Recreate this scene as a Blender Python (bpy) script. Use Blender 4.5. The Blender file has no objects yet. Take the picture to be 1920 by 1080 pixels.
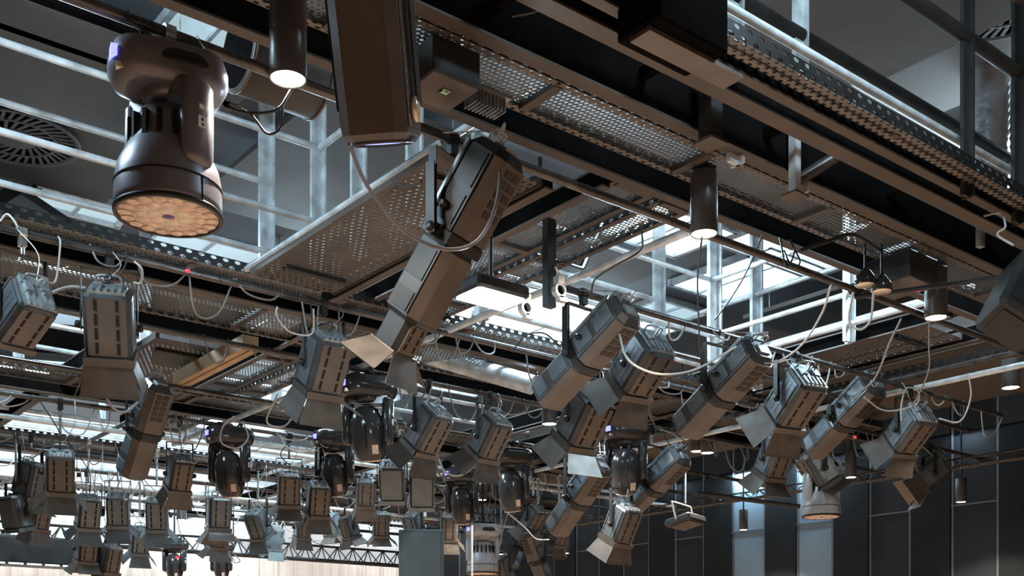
import bpy, math, random
from mathutils import Vector, Matrix
random.seed(7)
sc = bpy.context.scene
COL = sc.collection
# ---------------- camera (level, shifted lens) ----------------
FPX = 2041.0; HZ = 1250.0; ZC = 1.6
YAW = math.radians(51.2)          # forward direction measured from the +X run of the grid
FW = Vector((math.cos(YAW), math.sin(YAW), 0)); RT = Vector((math.sin(YAW), -math.cos(YAW), 0)); UP = Vector((0, 0, 1))
cd = bpy.data.cameras.new('camera'); cam = bpy.data.objects.new('camera', cd); COL.objects.link(cam)
cam.location = (0, 0, ZC); cd.sensor_width = 36; cd.lens = 36 * FPX / 1920; cd.shift_y = (HZ - 540) / 1920
cam.rotation_euler = (math.pi / 2, 0, YAW - math.pi / 2)
cd.clip_end = 200; sc.camera = cam
# ---------------- world, exposure ----------------
w = bpy.data.worlds.new('world'); sc.world = w; w.use_nodes = True
w.node_tree.nodes['Background'].inputs[0].default_value = (0.5, 0.65, 0.8, 1)
w.node_tree.nodes['Background'].inputs[1].default_value = 0.02
sc.view_settings.view_transform = 'Standard'; sc.view_settings.look = 'None'
sc.view_settings.gamma = 1; sc.view_settings.use_curve_mapping = False
sc.view_settings.exposure = 0.2
def lamp(kind, name, loc, aim, energy, color, **kw):
    l = bpy.data.lights.new(name, kind); l.energy = energy; l.color = color
    for k, v in kw.items(): setattr(l, k, v)
    o = bpy.data.objects.new(name, l); COL.objects.link(o); o.location = loc
    o.rotation_euler = (Vector(aim) - Vector(loc)).to_track_quat('-Z', 'Y').to_euler()
    return o
WARM = (1.0, 0.78, 0.56); COOL = (0.62, 0.85, 1.0)
FILLS = []
# added cool area lights above the grid, brightening rails and ceiling
for i, (x, y, z, ax, ay, az, e) in enumerate([
        (0.2, 6.0, 5.3, 4.0, 6.5, 4.4, 110), (6.5, 7.6, 5.65, 6.5, 5.5, 4.0, 260), (9.0, 4.5, 5.7, 7.5, 4.5, 4.0, 150),
        (6.0, 11.5, 5.65, 6.0, 10.5, 4.0, 260), (10.5, 11.5, 5.65, 9.5, 10.5, 4.0, 200), (4.0, 14.5, 5.7, 5, 17, 4.0, 300),
        (9.0, 15.0, 5.7, 9, 17, 4.0, 300), (2.9, 10.6, 5.6, 3.4, 10.0, 4.0, 110), (4.5, 2.2, 5.7, 5.2, 3.2, 4.0, 70)]):
    FILLS.append(((x, y, z), lamp('AREA', 'added_cool_fill', (x, y, z), (ax, ay, az), e, COOL, shape='RECTANGLE', size=1.2, size_y=0.5)))
# wall wash spots on the dark side wall, lamps above the far upper wall
for yy, e in ((11.79, 50), (10.49, 42), (9.2, 4), (7.9, 5), (13.4, 3), (14.9, 6), (16.6, 5)):
    lamp('AREA', 'wall_washer', (14.40, yy, ZC + 3.3), (14.46, yy, ZC + 1.2), e * .7, (0.55, 0.8, 1.0), shape='RECTANGLE', size=0.5, size_y=0.06)
for x in (1, 5, 9, 13):
    lamp('AREA', 'wall_floodlight', (x, 18.9, 4.3), (x, 21.0, 5.2), 55, (0.85, 0.93, 1.0), shape='RECTANGLE', size=2.5, size_y=0.3)
    lamp('AREA', 'curtain_floodlight', (x, 18.6, 3.2), (x, 21.0, 2.9), 9, (1.0, 0.9, 0.82), shape='RECTANGLE', size=2.5, size_y=0.3)

# ---------------- picture <-> place ----------------
def ray(px, py):
    return FW + RT * ((px - 960) / FPX) + UP * ((HZ - py) / FPX)
def at(px, py, d):                       # point at depth d
    v = ray(px, py) * d; v.z += ZC; return v
def W(px, py, H):                        # point at height H above the camera
    return at(px, py, H * FPX / (HZ - py))
def xr(px, Y):
    t = (px - 960) / FPX; return Y * (FW.x + RT.x * t) / (FW.y + RT.y * t)
def yr(px, X):
    t = (px - 960) / FPX; return X * (FW.y + RT.y * t) / (FW.x + RT.x * t)

# ---------------- materials ----------------
MATS = {}
def mat(name, col, rough=0.5, metal=0.0, noise=0.0, nscale=8.0, bump=0.0, emit=None, estr=0.0, spec=0.5, coat=0.0):
    m = bpy.data.materials.new(name); m.use_nodes = True; nt = m.node_tree; b = nt.nodes['Principled BSDF']
    b.inputs['Base Color'].default_value = (*col, 1); b.inputs['Roughness'].default_value = rough
    b.inputs['Metallic'].default_value = metal; b.inputs['Specular IOR Level'].default_value = spec
    if coat: b.inputs['Coat Weight'].default_value = coat
    if emit: b.inputs['Emission Color'].default_value = (*emit, 1); b.inputs['Emission Strength'].default_value = estr
    if noise or bump:
        tc = nt.nodes.new('ShaderNodeTexCoord'); n = nt.nodes.new('ShaderNodeTexNoise')
        n.inputs['Scale'].default_value = nscale; n.inputs['Detail'].default_value = 6
        nt.links.new(tc.outputs['Object'], n.inputs['Vector'])
        if noise:
            r = nt.nodes.new('ShaderNodeValToRGB')
            r.color_ramp.elements[0].position = 0.3; r.color_ramp.elements[1].position = 0.72
            r.color_ramp.elements[0].color = (*[c * (1 - noise) for c in col], 1)
            r.color_ramp.elements[1].color = (*[min(1, c * (1 + noise)) for c in col], 1)
            nt.links.new(n.outputs['Fac'], r.inputs[0]); nt.links.new(r.outputs[0], b.inputs['Base Color'])
            mr = nt.nodes.new('ShaderNodeMapRange'); mr.inputs[3].default_value = max(0.05, rough - 0.12); mr.inputs[4].default_value = min(1, rough + 0.12)
            nt.links.new(n.outputs['Fac'], mr.inputs[0]); nt.links.new(mr.outputs[0], b.inputs['Roughness'])
        if bump:
            bp = nt.nodes.new('ShaderNodeBump'); bp.inputs['Strength'].default_value = bump; bp.inputs['Distance'].default_value = 0.01
            nt.links.new(n.outputs['Fac'], bp.inputs['Height']); nt.links.new(bp.outputs[0], b.inputs['Normal'])
    MATS[name] = m; return m
def perf(name, col, pitch, rad, axes='XY', rough=0.4, metal=0.3, stretch=1.0, noise=0.25):
    """sheet metal with rows of real see-through holes (slots when stretch > 1)"""
    m = mat(name, col, rough, metal, noise, 3.0); nt = m.node_tree; b = nt.nodes['Principled BSDF']
    N = nt.nodes.new; L = nt.links.new
    tc = N('ShaderNodeTexCoord'); sp = N('ShaderNodeSeparateXYZ'); L(tc.outputs['Object'], sp.inputs[0])
    def mth(op, a, bb=None):
        n = N('ShaderNodeMath'); n.operation = op
        for i, v in enumerate((a, bb)):
            if v is None: continue
            if isinstance(v, (int, float)): n.inputs[i].default_value = v
            else: L(v, n.inputs[i])
        return n.outputs[0]
    u = mth('DIVIDE', sp.outputs[axes[0]], pitch * stretch); v = mth('DIVIDE', sp.outputs[axes[1]], pitch)
    row = mth('FLOOR', v); off = mth('MULTIPLY', mth('MODULO', mth('ABSOLUTE', row), 2.0), 0.5)
    fu = mth('SUBTRACT', mth('FRACT', mth('ADD', u, off)), 0.5); fv = mth('SUBTRACT', mth('FRACT', v), 0.5)
    fu = mth('MULTIPLY', fu, 1.0 if stretch == 1 else 1.15)
    d = mth('SQRT', mth('ADD', mth('MULTIPLY', fu, fu), mth('MULTIPLY', fv, fv)))
    hole = mth('LESS_THAN', d, rad)
    tr = N('ShaderNodeBsdfTransparent'); mx = N('ShaderNodeMixShader')
    L(hole, mx.inputs[0]); L(b.outputs[0], mx.inputs[1]); L(tr.outputs[0], mx.inputs[2])
    L(mx.outputs[0], nt.nodes['Material Output'].inputs[0]); return m
M = MATS
mat('black_paint', (0.022, 0.021, 0.020), 0.42, 0.0, 0.35, 6, spec=0.35)
mat('beam_black', (0.006, 0.0055, 0.0055), 0.95, 0.0, 0.3, 4, spec=0.0)
mat('beam_warm_lit', (0.085, 0.064, 0.050), 0.5, 0.0, 0.3, 2.5, 0.1)  # black steel browned: warm light from the floor is in the colour
mat('housing_warm_lit', (0.13, 0.105, 0.088), 0.4, 0.25, 0.18, 5)  # dark housing browned for undersides; warm floor bounce is in the colour
mat('housing_side', (0.075, 0.078, 0.08), 0.33, 0.3, 0.25, 7)
mat('flap_paint', (0.12, 0.1, 0.085), 0.38, 0.35, 0.2, 9)
mat('head_plastic', (0.21, 0.195, 0.225), 0.33, 0.35, 0.08, 4)
mat('gloss_plastic', (0.035, 0.032, 0.032), 0.16, 0.0, 0.1, 4)
mat('silver_paint', (0.42, 0.43, 0.45), 0.35, 0.15, 0.1, 5)
mat('galvanised', (0.66, 0.70, 0.72), 0.34, 0.3, 0.3, 9, 0.05)
mat('dark_pipe', (0.11, 0.10, 0.095), 0.3, 0.6, 0.4, 7)
mat('steel_bright', (0.6, 0.58, 0.55), 0.3, 0.85, 0.2, 20)
mat('rubber', (0.02, 0.02, 0.02), 0.6)
mat('cord_white', (0.48, 0.46, 0.43), 0.5)
mat('cord_black', (0.03, 0.03, 0.03), 0.5)
mat('slot_dark', (0.006, 0.005, 0.005), 0.8)
mat('lens_glass', (0.03, 0.03, 0.035), 0.05, 0.0, coat=1.0)
mat('lens_amber_reflect', (0.80, 0.56, 0.42), 0.25, 0.1, 0.3, 30)  # amber reflection of the floor put into the lens colour
mat('lens_pale', (0.8, 0.66, 0.5), 0.12, 0.3)
mat('housing_teal_lit', (0.15, 0.175, 0.18), 0.4, 0.25, 0.18, 5)  # blue-grey copy of the housing; teal light is put into the colour
mat('lens_face', (0.86, 0.62, 0.47), 0.4, 0.0, 0.22, 34)  # lens plate tinted with the amber floor reflection
mat('lens_violet', (0.10, 0.06, 0.2), 0.1, 0.3)
mat('lamp_glow', (1, 1, 1), 0.5, emit=(1.0, 0.93, 0.85), estr=120)
mat('flood_glow', (1, 1, 1), 0.5, emit=(0.8, 0.95, 1.0), estr=60)
mat('blue_glow', (0.1, 0.1, 0.4), 0.3, emit=(0.25, 0.3, 1.0), estr=2.5)
mat('violet_glow', (0.1, 0.1, 0.4), 0.3, emit=(0.12, 0.13, 1.0), estr=4.0)
mat('red_plastic', (0.55, 0.03, 0.04), 0.4, emit=(1, 0.05, 0.08), estr=0.5)
mat('sticker_green', (0.55, 0.6, 0.25), 0.5, emit=(0.7, 0.85, 0.35), estr=0.35)
mat('sticker_white', (0.75, 0.75, 0.75), 0.5)
mat('sticker_yellow', (0.65, 0.5, 0.2), 0.5)
mat('timber', (0.45, 0.3, 0.17), 0.6, 0, 0.2, 5)
mat('ceiling_grey', (0.105, 0.11, 0.118), 0.8, 0, 0.12, 1.2)
mat('ceiling_brown', (0.075, 0.062, 0.052), 0.75, 0, 0.25, 1.6)
mat('wall_white', (0.75, 0.76, 0.76), 0.7, 0, 0.05, 1)
mat('wall_dark', (0.021, 0.023, 0.026), 0.7, 0, 0.15, 1.0, spec=0.2)
mat('panel_dark', (0.010, 0.011, 0.012), 0.7, 0, 0.2, 1.2, spec=0.2)
mat('panel_blue_lit', (0.16, 0.22, 0.27), 0.5, 0, 0.1, 1.2)  # lit copy of the wall panels: blue wash light put into the colour
mat('curtain', (0.78, 0.68, 0.60), 0.8, 0, 0.05, 3)
mat('floor_wood', (0.46, 0.32, 0.23), 0.5, 0, 0.12, 2)
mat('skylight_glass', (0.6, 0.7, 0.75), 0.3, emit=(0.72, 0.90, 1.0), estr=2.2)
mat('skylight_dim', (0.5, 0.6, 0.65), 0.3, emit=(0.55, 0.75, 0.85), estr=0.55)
mat('foil', (0.75, 0.78, 0.8), 0.22, 0.9, 0.15, 14, 0.6)
perf('perforated_sheet', (0.12, 0.105, 0.09), 0.034, 0.34)
perf('plank_sheet', (0.105, 0.08, 0.062), 0.046, 0.25, metal=0.0, rough=0.65)
perf('mesh_sheet', (0.17, 0.17, 0.165), 0.030, 0.40, metal=0.5)
perf('slotted_x', (0.02, 0.019, 0.018), 0.045, 0.28, 'XZ', stretch=2.0)
perf('slotted_y', (0.03, 0.027, 0.025), 0.045, 0.28, 'YZ', stretch=2.0)
perf('slotted_flat_x', (0.17, 0.145, 0.125), 0.03, 0.28, 'XY', stretch=2.0)

# ---------------- mesh helpers ----------------
class MB:
    def __init__(s): s.v = []; s.f = []; s.sm = []
    def add(s, vs, fs, smooth=False, m=None):
        b = len(s.v)
        s.v += [tuple(m @ Vector(p)) if m else tuple(p) for p in vs]
        s.f += [tuple(b + i for i in f) for f in fs]; s.sm += [smooth] * len(fs); return s
    def box(s, c, d, m=None, bev=0.0):
        x, y, z = d[0] / 2, d[1] / 2, d[2] / 2; cx, cy, cz = c
        if bev <= 0:
            vs = [(cx + a * x, cy + b * y, cz + e * z) for a in (-1, 1) for b in (-1, 1) for e in (-1, 1)]
            return s.add(vs, [(0, 1, 3, 2), (4, 6, 7, 5), (0, 4, 5, 1), (2, 3, 7, 6), (0, 2, 6, 4), (1, 5, 7, 3)], False, m)
        vs = []; bv = min(bev, x, y, z)
        for zz, k in ((-z, 1), (-z + bv, 0), (z - bv, 0), (z, 1)):
            xx, yy = x - bv * k, y - bv * k
            for (a, b) in ((-1, -1), (1, -1), (1, 1), (-1, 1)):
                if a * b > 0: pts = [(a * xx, b * (yy - bv)), (a * (xx - bv), b * yy)]
                else: pts = [(a * (xx - bv), b * yy), (a * xx, b * (yy - bv))]
                if (a, b) in ((-1, -1),): pts = [(-xx, -(yy - bv)), (-(xx - bv), -yy)]
                if (a, b) == (1, -1): pts = [(xx - bv, -yy), (xx, -(yy - bv))]
                if (a, b) == (1, 1): pts = [(xx, yy - bv), (xx - bv, yy)]
                if (a, b) == (-1, 1): pts = [(-(xx - bv), yy), (-xx, yy - bv)]
                vs += [(cx + p[0], cy + p[1], cz + zz) for p in pts]
        fs = [tuple(range(7, -1, -1)), tuple(range(24, 32))]
        for r in range(3):
            for i in range(8): fs.append((r * 8 + i, r * 8 + (i + 1) % 8, r * 8 + 8 + (i + 1) % 8, r * 8 + 8 + i))
        return s.add(vs, fs, False, m)
    def tube(s, pts, r, n=8, m=None, cap=True):
        pts = [Vector(p) for p in pts]; vs = []; fs = []; k = len(pts); prev = None
        for i, p in enumerate(pts):
            t = (pts[min(i + 1, k - 1)] - pts[max(i - 1, 0)]).normalized()
            if prev is None: a = t.orthogonal().normalized()
            else: a = (prev - t * prev.dot(t)); a = a.normalized() if a.length > 1e-6 else t.orthogonal().normalized()
            prev = a; b = t.cross(a)
            vs += [p + (a * math.cos(2 * math.pi * j / n) + b * math.sin(2 * math.pi * j / n)) * r for j in range(n)]
        for i in range(k - 1):
            for j in range(n): fs.append((i * n + j, i * n + (j + 1) % n, (i + 1) * n + (j + 1) % n, (i + 1) * n + j))
        s.add(vs, fs, True, m)
        if cap:
            s.add(vs[:n], [tuple(range(n - 1, -1, -1))], False, m); s.add(vs[-n:], [tuple(range(n))], False, m)
        return s
    def lathe(s, prof, n=24, m=None, smooth=True, cap=True):         # prof: (r, z) along local z
        vs = []; fs = []
        for r, z in prof: vs += [(r * math.cos(2 * math.pi * j / n), r * math.sin(2 * math.pi * j / n), z) for j in range(n)]
        for i in range(len(prof) - 1):
            for j in range(n): fs.append((i * n + j, i * n + (j + 1) % n, (i + 1) * n + (j + 1) % n, (i + 1) * n + j))
        s.add(vs, fs, smooth, m)
        for k, rev in (((0, True), (len(prof) - 1, False)) if cap else ()):
            if prof[k][0] > 1e-4:
                idx = list(range(n)); s.add(vs[k * n:(k + 1) * n], [tuple(idx[::-1] if rev else idx)], False, m)
        return s
    def loft(s, rings, m=None, smooth=False, cap=True):
        n = len(rings[0]); vs = [p for r in rings for p in r]; fs = []
        for i in range(len(rings) - 1):
            for j in range(n): fs.append((i * n + j, i * n + (j + 1) % n, (i + 1) * n + (j + 1) % n, (i + 1) * n + j))
        s.add(vs, fs, smooth, m)
        if cap:
            s.add(rings[0], [tuple(range(n - 1, -1, -1))], False, m); s.add(rings[-1], [tuple(range(n))], False, m)
        return s
    def mesh(s, name, material):
        me = bpy.data.meshes.new(name); me.from_pydata([tuple(p) for p in s.v], [], s.f)
        me.polygons.foreach_set('use_smooth', s.sm); me.materials.append(M[material] if isinstance(material, str) else material)
        me.update(); return me
    def build(s, name, material, parent=None, smooth_fix=True):
        o = bpy.data.objects.new(name, None) if False else None
        if parent is not None:                        # vertices were given in world space
            pl = parent_world(parent); s.v = [tuple(Vector(p) - pl) for p in s.v]
        o = bpy.data.objects.new(name, s.mesh(name, material)); COL.objects.link(o)
        if parent is not None: o.parent = parent
        return o
def parent_world(p):
    v = Vector((0, 0, 0))
    while p is not None: v += p.location; p = p.parent
    return v
def root(name, label, cat, loc, group=None):
    o = bpy.data.objects.new(name, None); COL.objects.link(o); o.location = loc; o.empty_display_size = 0.1
    o['label'] = label; o['category'] = cat
    if group: o['group'] = group
    return o
def tag(o, label, cat, group=None):
    o['label'] = label; o['category'] = cat
    if group: o['group'] = group
    return o
def struct(o): o['kind'] = 'structure'; return o
def smooth_path(pts, k=8):
    """Catmull-Rom through the points"""
    P = [Vector(p) for p in pts]; P = [P[0] * 2 - P[1]] + P + [P[-1] * 2 - P[-2]]; out = []
    for i in range(1, len(P) - 2):
        for j in range(k):
            t = j / k; a, b, c, d = P[i - 1:i + 3]
            out.append(0.5 * ((2 * b) + (c - a) * t + (2 * a - 5 * b + 4 * c - d) * t * t + (3 * b - a - 3 * c + d) * t ** 3))
    out.append(P[-2]); return out
mat('cord_grey', (0.22, 0.21, 0.2), 0.5)
mat('cab_paint', (0.10, 0.078, 0.068), 0.4, 0.1, 0.15, 4)
mat('cab_black', (0.022, 0.023, 0.023), 0.45, 0.0, 0.2, 5)
mat('drum_paint', (0.05, 0.045, 0.042), 0.5, 0.0, 0.1, 4)
mat('seam_grey', (0.10, 0.11, 0.12), 0.5)
mat('side_panel', (0.19, 0.215, 0.235), 0.3, 0.5, 0.25, 7)  # paler and bluer than the housing: cool side light is in the colour
mat('monitor_grey', (0.11, 0.13, 0.13), 0.4, 0.1, 0.1, 3)
# ================= the room =================
mb = MB(); mb.box((6, 8, -0.05), (26, 36, 0.1)); struct(mb.build('floor', 'floor_wood'))
mb = MB(); mb.box((6, 8, ZC + 4.8), (26, 36, 0.2)); struct(mb.build('ceiling', 'ceiling_grey'))
mb = MB(); mb.box((5.5, 21.5, 4.6), (25, 0.2, 3.6)); struct(mb.build('wall_back_upper', 'wall_white'))
mb = MB(); mb.box((5.5, 21.5, 1.4), (25, 0.2, 2.8)); struct(mb.build('wall_back', 'wall_dark'))
mb = MB(); mb.box((14.75, 8, 3.15), (0.3, 36, 6.3)); struct(mb.build('wall_right', 'wall_dark'))
mb = MB(); mb.box((-7, 8, 3.15), (0.2, 36, 6.3)); struct(mb.build('wall_left', 'wall_dark'))
mb = MB(); mb.box((4, -10, 3.15), (22, 0.2, 6.3)); struct(mb.build('wall_front', 'wall_dark'))
# cream curtain with folds along the back wall
mb = MB(); n = 420; x0, x1 = -3.0, 14.55; vs = []; fs = []
for i in range(n + 1):
    x = x0 + (x1 - x0) * i / n; y = 21.0 + 0.05 * math.sin(i * 0.62) + 0.02 * math.sin(i * 1.7 + 1)
    vs += [(x, y, 0.02), (x, y, 3.86), (x, y + 0.02, 3.86), (x, y + 0.02, 0.02)]
for i in range(n):
    a = i * 4; b = a + 4
    for k in range(4): fs.append((a + k, b + k, b + (k + 1) % 4, a + (k + 1) % 4))
mb.add(vs, fs, False); tag(mb.build('curtain', 'curtain'), 'cream pleated curtain hanging along the back wall below the truss', 'curtain')
# panels on the dark side wall: upright boards of slightly different depth
y = 11.42 - 12 * .66; k = 0; lab = []
while y < 20.5:
    wd = 0.66
    mb = MB(); dx = 0.05 if k % 2 else 0.02
    mb.box((14.6 - dx, y + wd / 2, 2.44), (0.06, wd - 0.05, 4.84)); o = mb.build('trim_%d' % (k + 1), 'panel_blue_lit' if k in (10, 12) else ('panel_dark' if k % 2 else 'wall_dark')); struct(o)
    mb = MB(); mb.box((14.6 - dx, y + wd / 2, 5.6), (0.06, wd - 0.05, 1.38)); o = mb.build('trim_%d' % (k + 31), 'wall_dark' if k % 2 else 'panel_dark'); struct(o)
    mb = MB(); mb.box((14.56, y, 3.1), (0.03, 0.035, 6.1)); o = mb.build('trim_%d' % (k + 61), 'seam_grey'); struct(o)
    y += wd; k += 1
# brown soffit of a lowered ceiling edge at the right
mb = MB(); mb.box((10.75, 11, ZC + 3.15), (2.1, 20, 0.3)); struct(mb.build('ceiling_soffit', 'ceiling_brown'))
# suspended brown acoustic boards
def board(px, py, H, dx, dy, label, mt='ceiling_brown', rot=None, th=0.05):
    p = W(px, py, H); mb = MB(); mb.box((p.x, p.y, p.z + th / 2), (dx, dy, th))
    r = root('acoustic_board', label, 'ceiling panel', (p.x, p.y, p.z), 'brown acoustic boards under the ceiling')
    mb.build('panel', mt, r)
    g = MB()
    for a in (-1, 1):
        for b in (-1, 1): g.tube([(p.x + a * dx * 0.4, p.y + b * dy * 0.4, p.z + th), (p.x + a * dx * 0.4, p.y + b * dy * 0.4, ZC + 4.71)], 0.006, 5)
    g.build('hanging_wire', 'galvanised', r); return r
board(1650, 20, 4.25, 1.5, 1.7, 'broad brown ceiling board at the top right behind the dark hand rails')
board(1420, 150, 4.37, 1.2, 1.0, 'brown ceiling board seen beside the light grey post at upper right')
board(1640, 600, 4.3, 2.6, 2.0, 'brown ceiling board behind the galvanised rails right of the middle')
board(1850, 60, 4.47, 1.6, 1.6, 'dark ceiling board carrying the round air outlet in the top right corner')
board(40, 270, 4.42, 1.9, 1.5, 'brown ceiling board around the round air outlet at the left edge')
board(620, 330, 4.4, 1.5, 2.6, 'dark ceiling board seen behind the two pale rail posts left of the middle')
board(1120, 505, 4.4, 1.2, 1.0, 'dark ceiling board behind the rails below the central perforated tray')
for i, (py, wd) in enumerate(((20, .42), (75, .42), (128, .40), (165, .30))):
    p = W(0, py, 4.2)
    mb = MB(); r = root('ceiling_slat', ['uppermost long brown ceiling slat in the top left corner', 'second long brown ceiling slat from the top at the left edge',
        'third long brown ceiling slat from the top, behind the moving head base', 'lowest long brown ceiling slat, just above the round air outlet'][i], 'ceiling slat', (1.5, p.y, p.z), 'long ceiling slats at the upper left')
    mb.box((1.2, p.y, p.z + .03), (4.6, wd, 0.06)); mb.build('board', 'ceiling_brown', r)
    g = MB(); g.box((1.2, p.y - wd / 2 - .03, p.z + .06), (4.6, 0.09, 0.10)); g.build('gap_shade', 'beam_black', r)  # black strip drawn in for the dark gap between slats
    g = MB()
    for a in (-.8, .9, 2.4): g.tube([(a + .6, p.y, p.z + .06), (a + .6, p.y, ZC + 4.71)], 0.006, 5)
    g.build('hanging_wire', 'galvanised', r)
# round swirl air outlets
def outlet(px, py, H, R, label):
    p = W(px, py, H); r = root('air_outlet', label, 'air vent', p, 'round swirl air outlets')
    f = MB(); t = Matrix.Translation(p)
    f.lathe([(R * 1.0, 0.0), (R * 1.03, -0.01), (R * 1.0, -0.02), (R * 0.93, -0.012), (R * 0.93, 0.0)], 48, t)
    f.lathe([(R * 0.34, 0.0), (R * 0.34, -0.014), (R * 0.30, -0.018), (0.001, -0.018)], 32, t)
    f.lathe([(R * 0.62, 0.0), (R * 0.62, -0.014), (R * 0.66, -0.014), (R * 0.66, 0.0)], 48, t); f.build('rim', 'ceiling_grey', r)
    b = MB(); b.lathe([(R * 0.95, -0.003), (R * 0.95, 0.02), (0.001, 0.02)], 40, t); b.lathe([(0.001, -0.003), (R * 0.95, -0.003)], 40, t); b.build('dark_core', 'slot_dark', r)
    g = MB()
    for ra, rb, n in ((0.35, 0.62, 24), (0.66, 0.93, 40)):
        for i in range(n):
            m = t @ Matrix.Rotation(2 * math.pi * i / n, 4, 'Z') @ Matrix.Translation((R * (ra + rb) / 2, 0, -0.008)) @ Matrix.Rotation(0.35, 4, 'Z')
            g.box((0, 0, 0), (R * (rb - ra), 0.9 * math.pi * R * (ra + rb) / n * 0.5, 0.008), m)
    g.build('swirl_blade', 'ceiling_grey', r)
outlet(28, 258, 4.40, 0.50, 'round swirl air outlet behind the pipes at the left edge')
outlet(1885, 2, 4.45, 0.45, 'round swirl air outlet in the top right corner')
# rooflights: bright glazed openings of the ceiling
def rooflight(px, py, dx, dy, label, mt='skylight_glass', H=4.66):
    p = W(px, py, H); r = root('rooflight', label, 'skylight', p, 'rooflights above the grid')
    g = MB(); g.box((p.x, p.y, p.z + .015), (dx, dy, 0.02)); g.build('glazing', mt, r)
    f = MB()
    for s in (-1, 1):
        f.box((p.x, p.y + s * dy / 2, p.z), (dx + .08, 0.05, 0.07)); f.box((p.x + s * dx / 2, p.y, p.z), (0.05, dy, 0.07))
    f.box((p.x, p.y, p.z), (0.03, dy, 0.05)); f.build('frame', 'galvanised', r)
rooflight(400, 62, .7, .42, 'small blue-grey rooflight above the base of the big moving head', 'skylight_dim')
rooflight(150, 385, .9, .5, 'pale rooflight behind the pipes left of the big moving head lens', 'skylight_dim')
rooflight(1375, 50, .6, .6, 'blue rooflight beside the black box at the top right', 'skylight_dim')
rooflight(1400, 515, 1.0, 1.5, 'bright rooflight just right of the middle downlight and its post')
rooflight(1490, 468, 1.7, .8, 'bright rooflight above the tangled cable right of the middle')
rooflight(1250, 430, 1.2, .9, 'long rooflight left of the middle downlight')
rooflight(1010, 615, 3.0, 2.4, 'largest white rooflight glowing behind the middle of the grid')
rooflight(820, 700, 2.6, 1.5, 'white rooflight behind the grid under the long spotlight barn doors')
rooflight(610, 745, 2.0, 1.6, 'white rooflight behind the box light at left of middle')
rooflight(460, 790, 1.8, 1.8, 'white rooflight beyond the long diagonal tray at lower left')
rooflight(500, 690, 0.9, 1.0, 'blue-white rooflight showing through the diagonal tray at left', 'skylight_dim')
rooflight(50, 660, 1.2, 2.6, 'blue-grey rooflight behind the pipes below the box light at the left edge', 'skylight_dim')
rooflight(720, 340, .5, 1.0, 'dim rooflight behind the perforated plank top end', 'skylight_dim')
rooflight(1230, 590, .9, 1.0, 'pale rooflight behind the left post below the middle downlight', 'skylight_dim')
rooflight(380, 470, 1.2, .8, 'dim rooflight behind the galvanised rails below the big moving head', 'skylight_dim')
# ribbed foil duct, upright, at the right edge
p = at(1850, 215, 8.2); r = root('foil_duct', 'shiny silver ribbed duct standing behind the rails at upper right', 'duct', p)
g = MB(); prof = []
for i in range(60): prof.append((0.15 + 0.012 * (i % 2), -1.0 + i * 0.033))
g.lathe(prof, 20, Matrix.Translation(p)); g.build('ribbed_tube', 'foil', r)
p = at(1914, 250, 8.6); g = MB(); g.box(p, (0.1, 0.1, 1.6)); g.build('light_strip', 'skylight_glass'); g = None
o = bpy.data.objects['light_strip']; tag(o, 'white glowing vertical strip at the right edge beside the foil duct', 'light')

# ================= steelwork =================
def beamA(name, label, Y, X0, X1, H, wd, ht, mt='beam_warm_lit', cat='beam', group='black steel beams of the grid'):
    r = root(name, label, cat, ((X0 + X1) / 2, Y, ZC + H), group); L = X1 - X0; c = (X0 + X1) / 2
    g = MB(); g.box((c, Y, ZC + H + .004), (L, wd, 0.012)); g.build('bottom_flange', mt, r)
    g = MB(); g.box((c, Y, ZC + H + ht / 2), (L, wd * .9, ht - .02)); g.build('web', 'beam_black', r)
    g = MB(); g.box((c, Y, ZC + H + ht), (L, wd, 0.012)); g.build('top_flange', mt, r); return r
def beamB(name, label, X, Y0, Y1, H, wd, ht, mt='beam_warm_lit', cat='beam', group='black steel beams of the grid'):
    r = root(name, label, cat, (X, (Y0 + Y1) / 2, ZC + H), group); L = Y1 - Y0; c = (Y0 + Y1) / 2
    g = MB(); g.box((X, c, ZC + H + .004), (wd, L, 0.012)); g.build('bottom_flange', mt, r)
    g = MB(); g.box((X, c, ZC + H + ht / 2), (wd * .9, L, ht - .02)); g.build('web', 'beam_black', r)
    g = MB(); g.box((X, c, ZC + H + ht), (wd, L, 0.012)); g.build('top_flange', mt, r); return r
def trayA(label, Y0, Y1, X0, X1, H, deck='perforated_sheet', step=1.15, side='slotted_x', ht=.075, cat='cable tray', name='cable_tray'):
    r = root(name, label, cat, ((X0 + X1) / 2, (Y0 + Y1) / 2, ZC + H), 'perforated trays of the grid'); c = (X0 + X1) / 2; L = X1 - X0
    g = MB(); g.box((c, (Y0 + Y1) / 2, ZC + H + .03), (L, Y1 - Y0 - .01, .003)); g.build('deck_plate', deck, r)
    for y in (Y0, Y1):
        g = MB(); g.box((c, y, ZC + H + ht / 2 + .01), (L, .004, ht)); g.build('side_channel', side, r)
        g = MB(); s = 1 if y == Y0 else -1; g.box((c, y + s * .02, ZC + H + .006), (L, .045, .004)); g.build('lower_lip', 'slotted_flat_x', r)
    k = max(1, int(L / step))
    for i in range(k + 1):
        x = X0 + L * i / k; g = MB(); g.box((x, (Y0 + Y1) / 2, ZC + H + .012), (.055, Y1 - Y0 - .06, .03)); g.build('cross_member', 'beam_warm_lit', r)
    return r
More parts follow.
